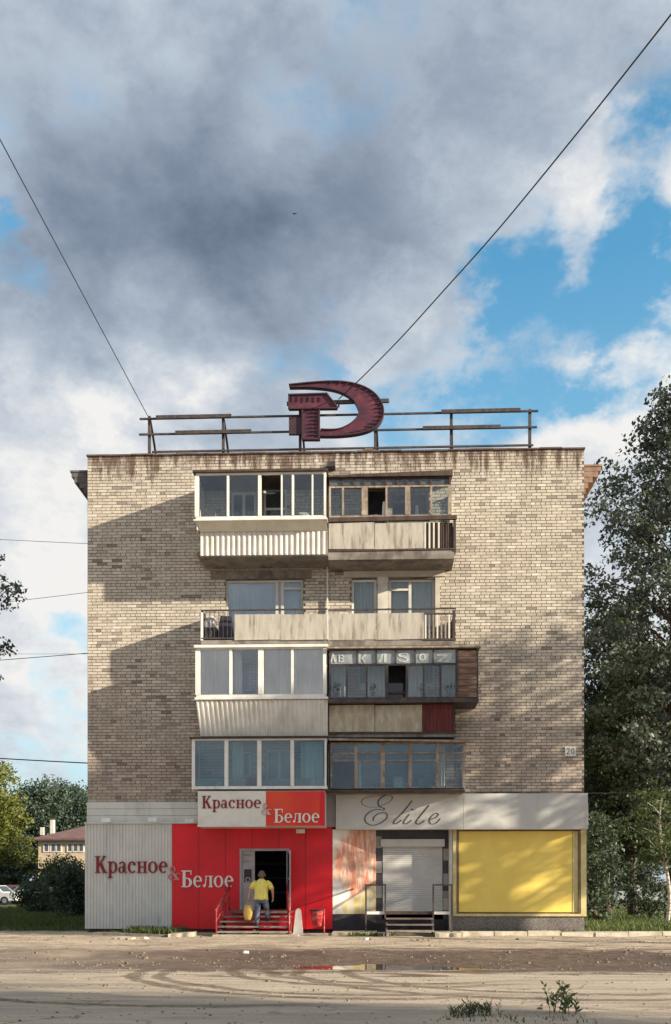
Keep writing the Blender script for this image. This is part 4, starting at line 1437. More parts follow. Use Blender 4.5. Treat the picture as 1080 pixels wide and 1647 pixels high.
def picture_mat():
    m, q = new_mat('printed_picture')
    pos = q.n('ShaderNodeNewGeometry').outputs['Position']
    sep = q.n('ShaderNodeSeparateXYZ')
    q.l(pos, sep.inputs[0])
    x, z_ = sep.outputs['X'], sep.outputs['Z']
    x0, x1 = X(535), X(605)
    u = q.mapr(x, x0, x1, 0, 1, False)
    v = q.mapr(z_, .7, 3.3, 0, 1, False)
    wv = q.noise(q.vmul(pos, (2.4, 1, .8)), 1.5, 4, .55, 1.2)
    folds = q.noise(q.vmul(pos, (7, 1, .9)), 1.2, 4, .6, 1.0)
    c = q.mix(q.mapr(folds, .36, .60), (.80, .60, .47), (.66, .25, .15))
    c = q.mix(q.mapr(q.noise(q.vmul(pos, (9, 1, 1.5)), 1.0, 4, .6, .8), .52, .72, 0, .8), c, (.36, .15, .14))
    # the figure fills the middle and right, cream ground round it
    e = q.math('ADD', q.math('ADD', u, q.math('MULTIPLY', q.math('SUBTRACT', wv, .5), .9)), q.math('MULTIPLY', q.math('ABSOLUTE', q.math('SUBTRACT', v, .58)), -1.25))
    c = q.mix(q.mapr(e, -.22, .02), (.82, .79, .71), c)
    # yellow diagonals low down
    dg = q.math('SUBTRACT', q.math('MULTIPLY', u, .34), v)
    low = q.math('MULTIPLY', q.mapr(dg, -.05, .05), q.mapr(u, .15, .3))
    c = q.mix(low, c, q.mix(q.mapr(folds, .45, .6), (.66, .54, .24), (.66, .60, .48)))
    c = q.mix(q.mapr(q.math('ABSOLUTE', q.math('ADD', dg, .02)), .012, .03, .75, 0), c, (.22, .14, .09))
    b = q.n('ShaderNodeBsdfPrincipled')
    q.l(c, b.inputs['Base Color'])
    b.inputs['Roughness'].default_value = .35
    q.l(b.outputs[0], q.n('ShaderNodeOutputMaterial').inputs[0])
    return m


pa, pb = (X(535.4, YS), YS), (X(605, .34), .34)
zp0, zp1 = Z(1470, 570, 0), zsg
m_ = MB().hexa([(pa[0], pa[1], zp0), (pb[0], pb[1], zp0), (pb[0], pb[1] + .05, zp0), (pa[0], pa[1] + .05, zp0)],
               [(pa[0], pa[1], zp1), (pb[0], pb[1], zp1), (pb[0], pb[1] + .05, zp1), (pa[0], pa[1] + .05, zp1)])
tag(m_.build('picture_panel', picture_mat(), EF), 'slanted cream panel printed with flowing salmon folds')
m_ = MB().hexa([(pa[0], pa[1] + .01, 0), (pb[0], pb[1] + .01, 0), (pb[0], pb[1] + .05, 0), (pa[0], pa[1] + .05, 0)],
               [(pa[0], pa[1] + .01, zp0 - .002), (pb[0], pb[1] + .01, zp0 - .002), (pb[0], pb[1] + .05, zp0 - .002), (pa[0], pa[1] + .05, zp0 - .002)])
m_.build('dark_plinth', DPLIN, EF)
MB().box(X(605, .36), X(723, .36), .36, .42, 0, zpl - .202).build('dark_plinth', DPLIN, EF)
# right cheek of the recess and the yellow panel
YY = -.02
MB().box(X(723, YY), X(728.5, YY), YY, .5, 0, zsg).build('cheek', CREAM, EF)
MB().box(X(728.7, YY), X(943, YY), YY + .03, .012, zpl - .1, zsg).build('backing', BROWNF, EF)
zy0, zy1 = Z(1467, 830, YY), Z(1337, 830, YY)
MB().box(X(738.5, YY), X(921, YY), YY + .005, YY + .028, zy0, zy1).build('yellow_panel', YELL, EF)
MB().box(X(921.4, YY), X(930, YY), YY - .005, YY + .028, zy0 - .01, zy1).build('yellow_edge', YFRAME, EF)
MB().box(X(735, YY), X(738, YY), YY - .05, YY + .028, zy0 - .05, zy1 + .02).build('frame_post', BROWNF, EF)
MB().box(X(930.5, YY), X(933.5, YY), YY - .05, YY + .028, zy0 - .05, zy1 + .02).build('frame_post', BROWNF, EF)
MB().box(X(934, YY), X(943, YY), YY - .06, .4, zy0 - .12, zsg).build('corner_trim', YFRAME, EF)
MB().box(X(729, YY), X(734.6, YY), YY - .04, YY + .028, zy0 - .05, zsg).build('side_trim', YFRAME, EF)
MB().box(X(729, YY), X(943, YY), YY - .08, YY + .028, zy0 - .13, zy0 - .052).build('sill', YFRAME, EF)
MB().box(X(728, YY), X(940, YY), YY - .03, .012, 0, zy0 - .132).build('pebble_plinth', PEBB, EF)

# fascia signs
YE = -.42
zt_, zb_ = Z(1275.5, 640, YE), Z(1334, 640, YE)
ES = thing('fascia_sign', 'silver fascia sign with dark script lettering above the roller shutter', 'sign', (X(642), YE / 2, zb_))
MB().box(X(540.5, YE), X(746, YE), YE, -.01, zb_, zt_).build('sign_box', ELITE, ES)
MB().box(X(540, YE), X(746, YE), YE - .06, -.01, zt_ + .002, zt_ + .04).build('upper_trim', WHITE, ES)


def script(name, strokes, parent, sx, ox, sy, oy):
    m_ = MB()
    for si, (pts, w0) in enumerate(strokes):
        P_ = [Vector((a, b)) for a, b in pts]
        out = []
        n_ = len(P_)
        for i in range(n_ - 1):
            p0, p1, p2, p3 = P_[max(i - 1, 0)], P_[i], P_[i + 1], P_[min(i + 2, n_ - 1)]
            for k in range(6):
                t = k / 6
                out.append(.5 * ((2 * p1) + (p2 - p0) * t + (2 * p0 - 5 * p1 + 4 * p2 - p3) * t * t + (3 * p1 - p0 - 3 * p2 + p3) * t ** 3))
        out.append(P_[-1])
        L_, R_ = [], []
        for i, p in enumerate(out):
            d = (out[min(i + 1, len(out) - 1)] - out[max(i - 1, 0)])
            d = d.normalized() if d.length > 1e-6 else Vector((1, 0))
            # pen pressure: downstrokes are thick
            press = .35 + .65 * abs(d.y)
            w = w0 * press * .82
            nrm = Vector((-d.y, d.x)) * w / 2
            L_.append(p + nrm); R_.append(p - nrm)
        cv = lambda q_: (X(ox + q_.x / sx, YE), Z(oy + q_.y / sy, 640, YE))
        m_.strip_xz([cv(q_) for q_ in L_], [cv(q_) for q_ in R_], YE - .012 - .0015 * si, YE + .002)
    return m_.build(name, ELETT, parent)


kx, ky = 1080 / 220, 344 / 70
script('letter', [([(400, 42), (352, 70), (335, 105), (350, 135), (385, 150), (372, 162), (325, 156), (270, 176), (234, 215), (240, 258), (290, 282), (350, 266), (398, 232), (408, 202), (385, 182), (340, 190), (305, 215), (296, 246)], 13),
                  ([(452, 62), (430, 95), (390, 115), (330, 137), (260, 137), (215, 117), (208, 88), (240, 64), (300, 52), (380, 46), (436, 48), (452, 62)], 6)], ES, kx, 540, ky, 1270)
script('letter', [([(604, 88), (572, 130), (522, 190), (470, 240), (458, 262), (478, 270), (522, 240)], 14)], ES, kx, 540, ky, 1270)
script('letter', [([(582, 195), (548, 240), (538, 264), (560, 270), (602, 240)], 13), ([(598, 160), (606, 154), (612, 160)], 12)], ES, kx, 540, ky, 1270)
script('letter', [([(738, 125), (692, 180), (645, 240), (634, 264), (660, 272), (704, 245)], 14)], ES, kx, 540, ky, 1270)
script('letter', [([(748, 236), (790, 222), (812, 196), (790, 188), (756, 214), (740, 248), (756, 272), (792, 266), (828, 230)], 12)], ES, kx, 540, ky, 1270)
m_ = MB().box(X(748, YE), X(946, YE), YE + .01, -.01, zb_, Z(1276, 850, YE))
m_.box(X(943.5, YE), X(946.5, YE), YE - .004, -.01, zb_ + .03, Z(1293, 850, YE))
tag(m_.build('blank_fascia', ELITE, None), 'blank silver fascia board above the yellow panel', 'fascia')
MB().box(X(746.2, YE), X(747.8, YE), YE - .004, -.01, zb_, zt_).build('joint_cover', CREAM, ES)
MB().box(X(523.5, -.3), X(540, -.3), -.30, -.01, Z(1330, 532, -.3), Z(1272, 532, -.3)).build('filler_panel', mat('mauve_grey', (.30, .265, .27), (.26, .23, .235), .7), EF)

# house number plate
pl = thing('house_number_plate', 'small white number plate 20 at the right edge of the brick wall', 'number plate', tuple(P(917, 1216, -.02)))
MB().box(X(909), X(926.5), -.035, -.004, Z(1216, 917), Z(1201, 917)).build('plate', WHITE, pl)
NUM = mat('number_grey', (.10, .10, .10), (.14, .14, .14), .6)
zb_, hh = Z(1213.5, 917), Z(1203.5, 917) - Z(1213.5, 917)
x_, w_ = X(911), (X(917) - X(911))
gq = Glyph().ring(.5, .70, .45, .30, .2, .1, -20, 170).poly((.12, .1), (.34, .1), (.92, .58), (.72, .64)).rect(.05, .95, 0, .12)
gq.build('digit', x_, zb_, w_, hh, -.036, .006, NUM, pl)
Glyph().ring(.5, .5, .45, .5, .2, .11, 0, 360).build('digit', x_ + w_ * 1.2, zb_, w_, hh, -.036, .006, NUM, pl)

# ------------------------------------------------------------------ painted letters on the third floor transom
Yg = -1.25
TM = thing('transom_lettering', 'pale painted marks and letters on the small upper panes, third floor', 'lettering', tuple(P(640, 1066, Yg - .02)))
CH = mat('chalk_white', (.48, .50, .50), (.34, .37, .37), .9, 8)
yq = Yg + .024
def mark(gl, p0, p1, c0, c1):
    gl.build('letter', X(p0, Yg), Z(c1, 640, Yg), X(p1, Yg) - X(p0, Yg), Z(c0, 640, Yg) - Z(c1, 640, Yg), yq, .004, CH, TM)
mark(Glyph().ring(.5, .74, .5, .26, .2, .14, 10, 270).ring(.5, .27, .5, .27, .2, .14, -170, 90), 641, 658, 1049, 1065)
mark(Glyph().ring(.5, .5, .5, .5, .25, .18, 0, 360), 674, 686, 1051, 1063)
mark(Glyph().rect(0, 1, .84, 1).poly((0, .12), (.25, 0), (1, .84), (.75, .84)).rect(0, 1, 0, .14), 703, 720, 1053, 1065)
mark(Glyph().poly((0, 0), (.28, 0), (.5, 1), (.36, 1)).poly((.36, 1), (.52, 1), (1, 0), (.7, 0)), 532, 541, 1049, 1064)
mark(Glyph().rect(0, .25, 0, 1).ring(.4, .72, .6, .28, .2, .14, -90, 90).ring(.4, .26, .6, .26, .2, .14, -90, 90), 545, 554, 1052, 1064)
mark(Glyph().rect(0, .3, 0, 1).poly((.3, .5), (.9, 1), (1, .85), (.4, .4)).poly((.3, .55), (.75, 0), (1, 0), (.5, .6)), 577, 589, 1051, 1065)
mark(Glyph().poly((0, 0), (.3, 0), (.6, 1), (.4, 1)).rect(.62, .9, 0, 1), 608, 624, 1051, 1065)

# ------------------------------------------------------------------ ROOF FRAME AND EMBLEM
YF = .30
RF = thing('roof_sign_frame', 'dark steel frame of posts and rails along the roof edge', 'frame', (X(545, YF), YF, ZT))
def rp_(px, py, dy=0.0):
    return tuple(P(px, py, YF + dy))
for (a, b) in (((225, 674), (866, 661)), ((224, 699), (864, 687)), ((245, 727), (858, 716))):
    rail(RF, 'rail', [rp_(*a), rp_(*b)], .055, STEEL)
for (a, b) in (((252, 673), (373, 670.5)), ((283, 697.5), (405, 695.2)), ((710, 663.8), (837, 661)), ((680, 690.2), (805, 687.8)), ((462, 651), (626, 646))):
    rail(RF, 'light_trough', [tuple(Vector(rp_(*a)) + Vector((0, -.06, 0))), tuple(Vector(rp_(*b)) + Vector((0, -.06, 0)))], .09, STEEL, .11)
for (px, top) in ((240, 668), (359, 668), (483, 640), (604, 650), (726.5, 660), (853, 657)):
    zt2 = rp_(px, top)[2]
    x2 = rp_(px, 700)[0]
    MB().box(x2 - .045, x2 + .045, YF + .03, YF + .12, ZT - .1, zt2).build('post', STEEL, RF)
    MB().bar((x2 + .02, YF + .13, zt2 - .1), (x2 + .12, YF + 1.0, ZT - .1), .06).build('strut', STEEL, RF)
    MB().box(x2 - .15, x2 + .15, YF - .02, YF + .3, ZT + .002, ZT + .06).build('foot_plate', RUST, RF)

YM = .10
EM = thing('emblem', 'faded dark red hammer and sickle emblem mounted on the roof frame', 'emblem', tuple(P(542, 708, YM)))
def ep(px, py):
    p_ = P(px, py, YM)
    return (p_.x, p_.z)
outer = [(465, 619), (500, 615.5), (535, 613.5), (562, 615.5), (585, 622), (603, 633), (614, 648), (617.5, 662), (614, 676), (604, 687), (588, 694.5), (566, 699), (540, 701), (515, 701)]
inner = [(466, 622.5), (498, 622.5), (527, 625), (546, 629.5), (561, 637), (571, 646), (576, 656), (577.5, 663), (574, 672), (566, 680), (556, 686), (545, 690), (531, 691), (516, 690.5)]
def dense(pl_):
    o_ = []
    n_ = len(pl_)
    for i in range(n_ - 1):
        p0, p1, p2, p3 = [Vector(pl_[min(max(j, 0), n_ - 1)]) for j in (i - 1, i, i + 1, i + 2)]
        for k in range(4):
            t = k / 4
            o_.append(.5 * ((2 * p1) + (p2 - p0) * t + (2 * p0 - 5 * p1 + 4 * p2 - p3) * t * t + (3 * p1 - p0 - 3 * p2 + p3) * t ** 3))
    o_.append(Vector(pl_[-1]))
    return o_
oo, ii = dense(outer), dense(inner)
m_ = MB(); m_.strip_xz([ep(*p) for p in oo], [ep(*p) for p in ii], YM, YM + .16)
m_.build('sickle', EMBL, EM)
def edge_strip(path, w, y0, y1, name, par):
    L_, R_ = [], []
    for i, p in enumerate(path):
        d = (path[min(i + 1, len(path) - 1)] - path[max(i - 1, 0)]).normalized()
        nn = Vector((-d.y, d.x)) * w / 2
        L_.append(p + nn); R_.append(p - nn)
    m_ = MB(); m_.strip_xz([ep(*p) for p in L_], [ep(*p) for p in R_], y0, y1)
    return m_.build(name, EMBE, par)
edge_strip(oo, 1.6, YM - .05, YM + .17, 'rim', EM)
edge_strip(ii, 1.4, YM - .045, YM + .165, 'rim', EM)
m_ = MB(); m_.prism_xz([ep(465, 658), ep(543, 657), ep(526, 634.5), ep(465, 636.5)], YM - .03, YM + .14)
m_.build('hammer_head', EMBL, EM)
for (a, b) in (((464, 658.5), (544, 657.5)), ((544, 657), (526, 634)), ((527, 634), (464, 636)), ((465, 636), (465, 658))):
    edge_strip([Vector(a), Vector(b)], 2.0, YM - .08, YM - .005, 'rim', EM)
m_ = MB(); m_.prism_xz([ep(487, 707), ep(514, 707), ep(514, 658.7), ep(487, 658.7)], YM - .02, YM + .12)
m_.build('hammer_handle', EMBL, EM)
for (a, b) in (((514, 660), (514, 707)), ((487, 660), (487, 707)), ((486, 707), (515, 707))):
    edge_strip([Vector(a), Vector(b)], 2.2, YM - .07, YM + .10, 'rim', EM)
m_ = MB(); m_.prism_xz([ep(465, 698.5), ep(485.5, 698.5), ep(485.5, 671), ep(465, 671)], YM - .01, YM + .10)
m_.build('sickle_handle', EMBE, EM)
# stubs of the dead light tubes
random.seed(11)
for k in range(4, len(oo) - 6, 2):
    a, b = oo[k], ii[min(k, len(ii) - 1)]
    if (a - b).length < 12: continue
    for (s_, e_) in ((.06, .30),):
        p1, p2 = a + (b - a) * s_, a + (b - a) * (e_ + random.uniform(-.08, .08))
        A_, B_ = ep(*p1), ep(*p2)
        MB().bar((A_[0], YM - .03, A_[1]), (B_[0], YM - .03, B_[1]), .022).build('tube_stub', EMBE, EM)
for k in range(7):
    A_, B_ = ep(500 + random.uniform(-3, 3), 664 + k * 6), ep(510, 664 + k * 6)
    MB().bar((A_[0], YM - .05, A_[1]), (B_[0], YM - .05, B_[1]), .022).build('tube_stub', EMBE, EM)
for k in range(6):
    A_, B_ = ep(472 + k * 9, 638.5), ep(472 + k * 9, 646 + random.uniform(-2, 3))
    MB().bar((A_[0], YM - .06, A_[1]), (B_[0], YM - .06, B_[1]), .022).build('tube_stub', EMBE, EM)
# supports tying the emblem to the frame
for (px, py) in ((487, 650), (487, 690), (604, 665), (545, 648)):
    p_ = P(px, py, YM)
    MB().bar((p_.x, YM + .1, p_.z), (p_.x, YF + .05, p_.z), .05).build('bracket', STEEL, EM)
tag(MB().box(X(583), X(606), .15, .5, ZT + .05, ZT + .16).box(X(588), X(600), .2, .45, ZT + .162, ZT + .22).build('roof_ballast', DSLAB, None), 'dark lump of ballast on the roof edge below the sickle', 'ballast')

# ------------------------------------------------------------------ CABLES
def cable(name, pts, r, label, sag=0.0, wob=0.0, seed=0, n=60, material=BLACK, group=None):
    rr = random.Random(seed)
    A_, B_ = Vector(pts[0]), Vector(pts[1])
    ph = [rr.uniform(0, 6) for _ in range(6)]
    out = []
    for i in range(n + 1):
        t = i / n
        p = A_.lerp(B_, t)
        p.z -= sag * 4 * t * (1 - t)
        if wob:
            w_ = sum(math.sin(t * (17 + 13 * k) + ph[k]) / (1 + k) for k in range(4)) * wob * min(1, 8 * t, 8 * (1 - t))
            p.x += w_ * .7; p.z += w_ * .5
        out.append(p)
    return tag(MB().tube(out, r, 5).build(name, material, None, smooth=True), label, 'cable', group)
def lvl(px, py, z_):
    """place on the pixel ray at height z_"""
    d = raydir(px, py)
    t = (z_ - EYE) / d.z
    return Vector((CX + d.x * t, CY + d.y * t, z_))
pA = P(238, 669, YF)
pB = lvl(-3, 218, pA.z + .1)
cable('overhead_cable', (pA, pA + (pB - pA) * 3.2), .013, 'thin straight cable rising from the left end of the roof frame', .0)
pA = P(545, 642, YF)
pB = lvl(1022, 93, pA.z + .4) + Vector((0, 0, 2.15))
cable('overhead_cable', (pA, pA + (pB - pA) * 2.6), .017, 'kinked black cable rising to the right from behind the emblem', 2.3, .07, 4, 160)
for i, (a, b, r_, Yc, lb) in enumerate((((0, 864), (150, 874), .012, 14, 'uppermost faint wire left of the building'), ((0, 966), (150, 951), .012, 14, 'second faint wire from the top left of the building'),
                                        ((0, 1058), (150, 1049), .016, 12, 'third wire from the top left of the building'), ((0, 1048), (150, 1051), .008, 16, 'hair-thin wire just above the third wire, left of the building'),
                                        ((0, 1216), (150, 1227), .026, 12, 'thick dark cable above the left trees'))):
    A_, B_ = P(*a, Yc), P(*b, Yc)
    cable('side_wire', (A_ + (A_ - B_) * 4, B_ + (B_ - A_) * .2), r_, lb, .15, group='wires left of the building')
A_, B_ = P(930, 1276, 6), P(1090, 1274, 6)
cable('side_wire', (A_, B_ + (B_ - A_) * 3), .014, 'thin wire crossing the dark trees right of the building', .02)

# ------------------------------------------------------------------ STEPS, RAILS, LANDINGS
def gz(x, y):
    return float(gheight(x, y))
S1 = thing('entrance_steps', 'worn wooden steps leading up to the red shop door', 'steps', (X(412, -1.5), -1.2, 0))
sxa, sxb = X(356, -1.5), X(468, -1.5)
ztop = dzb - .02
MB().box(sxa + .12, sxb - .02, -1.0, YS - .012, ztop - .07, ztop).build('landing', TREAD, S1)
nst = 4
for k in range(nst):
    zz_ = ztop - (k + 1) * ztop / (nst + 1)
    y_ = -1.02 - k * .30
    wv = .02 * k
    MB().box(sxa - wv, sxb + wv, y_ - .29, y_, zz_ - .05, zz_).build('tread', TREAD, S1)
    MB().box(sxa - wv, sxb + wv, y_ - .296, y_ - .2905, zz_ - .045, zz_ - .004).build('tread_edge', mat('worn_edge', (.30, .24, .22), (.2, .15, .14), .8, 4), S1)
for xx_ in (sxa + .05, (sxa + sxb) / 2, sxb - .05):
    m_ = MB().hexa([(xx_ - .04, -2.15, 0), (xx_ + .04, -2.15, 0), (xx_ + .04, -.98, 0), (xx_ - .04, -.98, 0)],
                   [(xx_ - .04, -2.12, .10), (xx_ + .04, -2.12, .10), (xx_ + .04, -1.03, ztop - .24), (xx_ - .04, -1.03, ztop - .24)])
    m_.build('stringer', DARKW, S1)
MB().box(sxa - .1, sxb + .3, -2.55, -2.20, -.03, .05).build('foot_slab', CSLAB, S1)
for sgn, xa, xb, lb in ((-1, X(369, -.6), X(349, -2.1), 'worn red handrail left of the red shop steps'), (1, X(462, -.6), X(466, -2.1), 'worn red handrail right of the red shop steps')):
    t_ = thing('handrail', lb, 'handrail', (xa, -1.4, 0), 'red handrails of the shop steps')
    A0, A1 = Vector((xa, -.55, ztop + .002)), Vector((xa, -.55, ztop + .78))
    B0, B1 = Vector((xb, -2.2, .0)), Vector((xb, -2.2, .80))
    mid0, mid1 = A0.lerp(B0, .5) - Vector((0, 0, .05)), A1.lerp(B1, .5)
    for (p, q_) in ((A0, A1), (B0, B1), (mid0, mid1)):
        MB().tube([p, q_], .028, 8).build('post', REDRAIL, t_, True)
    ex = (A1 - B1).normalized()
    MB().tube([A1 + ex * .15, B1 - ex * .12], .034, 8).build('top_rail', REDRAIL, t_, True)
    MB().tube([A1 - Vector((0, 0, .35)), B1 - Vector((0, 0, .35))], .022, 8).build('lower_rail', REDRAIL, t_, True)
    for k in range(1, 6):
        t = k / 6
        if k == 3: continue
        a_, b_ = (A1 - Vector((0, 0, .35))).lerp(B1 - Vector((0, 0, .35)), t), A1.lerp(B1, t)
        MB().tube([a_, b_], .014, 6).build('spindle', REDRAIL, t_, True)

YP = -1.25
S2 = thing('steel_landing', 'dark steel landing with steps and square railings before the roller shutter', 'landing', (X(657, YP), -.8, 0))
lx0, lx1 = X(588, YP), X(727, YP)
zl = Z(1467, 657, YP)
MB().box(lx0, lx1, YP, -.045, zl - .06, zl).build('deck', mat('deck_boards', (.26, .20, .16), (.16, .12, .10), .9, 4, stretch=(.4, 3, 1)), S2)
MB().box(lx0, X(620, YP), YP - .03, YP - .003, zl - .07, zl + .02).build('deck_edge', WHITE, S2)
MB().box(X(697, YP), lx1, YP - .03, YP - .003, zl - .07, zl + .02).build('deck_edge', WHITE, S2)
MB().box(X(620.5, YP), X(696.5, YP), YP - .03, YP - .003, zl - .07, zl + .02).build('deck_edge', RUST, S2)
for (a, b) in ((589, 620), (697, 726.5)):
    xa, xb = X(a, YP), X(b, YP)
    zt2 = Z(1422, 657, YP)
    fr = MB()
    for xx_ in (xa, xb):
        fr.box(xx_ - .025, xx_ + .025, YP - .08, YP - .032, .0, zt2)
    fr.box(xa + .025, xb - .025, YP - .079, YP - .033, zt2 - .05, zt2 - .001)
    fr.build('railing_frame', STEEL, S2)
    for xx_ in ((xa if a < 650 else xb),):
        MB().box(xx_ - .022, xx_ + .022, YP - .031, -.05, zt2 - .048, zt2 - .003).build('side_rail', STEEL, S2)
# pale boards fixed inside the frames
MB().box(X(698, YP) + .03, X(726, YP) - .03, YP - .07, YP - .055, zl + .06, zl + .66).build('mesh_infill', GLASS, S2)
for k in range(3):
    zz_ = zl - (k + 1) * zl / 4
    y_ = YP - .09 - k * .27
    MB().box(X(621, YP), X(696, YP), y_ - .26, y_, zz_ - .04, zz_).build('tread', TREAD if k < 2 else OLDW, S2)
for xx_ in (X(622, YP), X(695, YP)):
    m_ = MB().hexa([(xx_ - .025, YP - .95, 0), (xx_ + .025, YP - .95, 0), (xx_ + .025, YP - .1, 0), (xx_ - .025, YP - .1, 0)],
                   [(xx_ - .025, YP - .93, .06), (xx_ + .025, YP - .93, .06), (xx_ + .025, YP - .1, zl - .22), (xx_ - .025, YP - .1, zl - .22)])
    m_.build('stringer', STEEL, S2)

# ------------------------------------------------------------------ SMALL STREET THINGS
def lathe(m_, cx, cy, prof, n=14):
    m_.loft([[(cx + r_ * math.cos(2 * math.pi * k / n), cy + r_ * math.sin(2 * math.pi * k / n), z_) for k in range(n)] for r_, z_ in prof])
    return m_
bx, by = X(510, -1.7), -1.7
zbn = gz(bx, by)
t_ = thing('litter_bin', 'red litter bin on a post at the right of the red wall', 'bin', (bx, by, zbn))
lathe(MB(), bx, by, [(.14, .28), (.20, .72), (.215, .76), (.20, .765), (.17, .7), (.13, .34)]).build('bucket', REDRAIL, t_, True)
lathe(MB(), bx, by, [(.216, .742), (.224, .75), (.224, .785), (.19, .79), (.19, .70)]).build('rim', BLACK, t_, True)
MB().tube([(bx + .22, by, zbn - .05), (bx + .22, by, zbn + .80)], .026, 8).build('post', REDRAIL, t_, True)
MB().tube([(bx + .22, by, zbn + .5), (bx + .1, by, zbn + .5)], .02, 6).build('bracket', REDRAIL, t_, True)
MB().box(bx - .3, bx + .35, by - .25, by + .25, zbn - .04, zbn + .05).build('base', CSLAB, t_)
bx, by = X(480, -1.9), -1.9
zbn = gz(bx, by)
m_ = MB().hexa([(bx - .16, by - .12, zbn - .05), (bx + .15, by - .12, zbn - .05), (bx + .15, by + .12, zbn - .05), (bx - .16, by + .12, zbn - .05)],
               [(bx - .07, by - .07, zbn + .76), (bx + .08, by - .07, zbn + .78), (bx + .08, by + .07, zbn + .78), (bx - .07, by + .07, zbn + .76)])
m_.hexa([(bx - .06, by - .06, zbn + .762), (bx + .07, by - .06, zbn + .782), (bx + .07, by + .06, zbn + .782), (bx - .06, by + .06, zbn + .762)],
        [(bx - .03, by - .03, zbn + .81), (bx + .04, by - .03, zbn + .82), (bx + .04, by + .03, zbn + .82), (bx - .03, by + .03, zbn + .81)])
tag(m_.build('tapered_bollard', mat('whitewashed_concrete', (.76, .73, .66), (.66, .62, .55), .9, 4, bump=.5, dirt=(.25, .2, .15), dirt_amt=.6), None), 'whitewashed tapered post right of the red shop steps', 'bollard')


def slab(name, px0, px1, Y0, Y1, h, material, label, cat, tilt=(0, 0), seed=0, group=None):
    """broken-edged slab lying on the ground"""
    rr = random.Random(seed)
    x0, x1 = X(px0, (Y0 + Y1) / 2), X(px1, (Y0 + Y1) / 2)
    n_ = 8
    b_, t2 = [], []
    for (u, v) in [(k / n_, 0) for k in range(n_)] + [(1, 0), (1, .5)] + [(1 - k / n_, 1) for k in range(n_)] + [(0, 1), (0, .5)]:
        x_ = x0 + (x1 - x0) * u + rr.uniform(-.03, .03)
        y_ = Y0 + (Y1 - Y0) * v + rr.uniform(-.03, .03)
        z_ = gz(x_, y_)
        b_.append((x_, y_, z_ - .06))
        t2.append((x_ * 1 + rr.uniform(-.01, .01), y_ + rr.uniform(0, .012), z_ + h + tilt[0] * u + tilt[1] * v))
    return tag(MB().loft([b_, t2]).build(name, material, None), label, cat, group)


slab('concrete_slab', 536, 606, -1.9, -.8, .09, CSLAB, 'pale broken slab at the foot of the picture panel', 'slab', (.02, 0), 1)
slab('concrete_slab', 608, 625, -2.4, -1.9, .11, DSLAB, 'small dark block beside the steel landing steps', 'slab', (0, 0), 2)
slab('concrete_slab', 700, 745, -2.4, -1.9, .12, CSLAB, 'short pale kerb piece right of the steel landing', 'slab', (.0, .02), 3)
slab('concrete_slab', 276, 313, -2.5, -1.7, .10, CSLAB, 'sunlit pale slab at the end of the weedy bed', 'slab', (.03, .0), 4)
slab('bed_edging', 150, 275, -2.35, -2.1, .10, DSLAB, 'dark concrete edging of the weedy bed below the grey sheet', 'edging', (-.04, 0), 5)
slab('concrete_slab', 186, 214, -3.9, -3.4, .05, CSLAB, 'small flat slab on the dirt near the dark edging', 'slab', (.0, .0), 6)
PAVE = slab('pavement', 620, 1120, -1.75, -.2, .05, CSLAB, None, None, (0, .02), 9)
tag(PAVE, kind='structure')
KE = thing('kerb', 'whitened kerb stones along the pavement right of the steel landing', 'kerb', (X(900, -1.9), -1.9, 0))
KST = mat('whitened_kerb', (.58, .53, .43), (.46, .41, .33), .9, 3, bump=.5, dirt=(.22, .17, .12), dirt_amt=.6, dirt_scale=2)
xk = X(742, -1.9)
k = 0
while xk < 16:
    L_ = 1.0
    rr = random.Random(k)
    z_ = gz(xk + .5, -1.9)
    dz, dy = rr.uniform(-.02, .015), rr.uniform(-.03, .03)
    h_ = .13 + dz
    m_ = MB().hexa([(xk, -1.98 + dy, z_ - .1), (xk + L_ - .02, -1.98 + dy, z_ - .1), (xk + L_ - .02, -1.79 + dy, z_ - .1), (xk, -1.79 + dy, z_ - .1)],
                   [(xk + .005, -1.96 + dy, z_ + h_), (xk + L_ - .025, -1.96 + dy, z_ + h_ + rr.uniform(-.01, .01)), (xk + L_ - .025, -1.79 + dy, z_ + h_), (xk + .005, -1.79 + dy, z_ + h_)])
    m_.build('kerb_stone', KST, KE)
    xk += L_
    k += 1
# stones and clods scattered on the dirt
rr = random.Random(5)
vsl, fsl = [], []
st = MB()
for k in range(170):
    x_, y_ = rr.uniform(-11, 11), rr.choice((rr.uniform(-12.5, -2.2), rr.uniform(-12.2, -8)))
    s_ = rr.uniform(.012, .05) * (1.5 if rr.random() < .1 else 1)
    z_ = gz(x_, y_)
    pts = [(x_ + s_ * rr.uniform(.7, 1.3) * math.cos(a_), y_ + s_ * rr.uniform(.7, 1.3) * math.sin(a_), z_ - .005) for a_ in [i * math.pi / 3 for i in range(6)]]
    top = [((p[0] - x_) * .6 + x_, (p[1] - y_) * .6 + y_, z_ + s_ * rr.uniform(.6, 1)) for p in pts]
    st.loft([pts, top])
tag(st.build('rubble', mat('stone_rubble', (.15, .11, .08), (.09, .065, .05), .95, 4), None, recalc=False), 'small stones and clods scattered on the dirt', 'rubble', None, 'stuff')


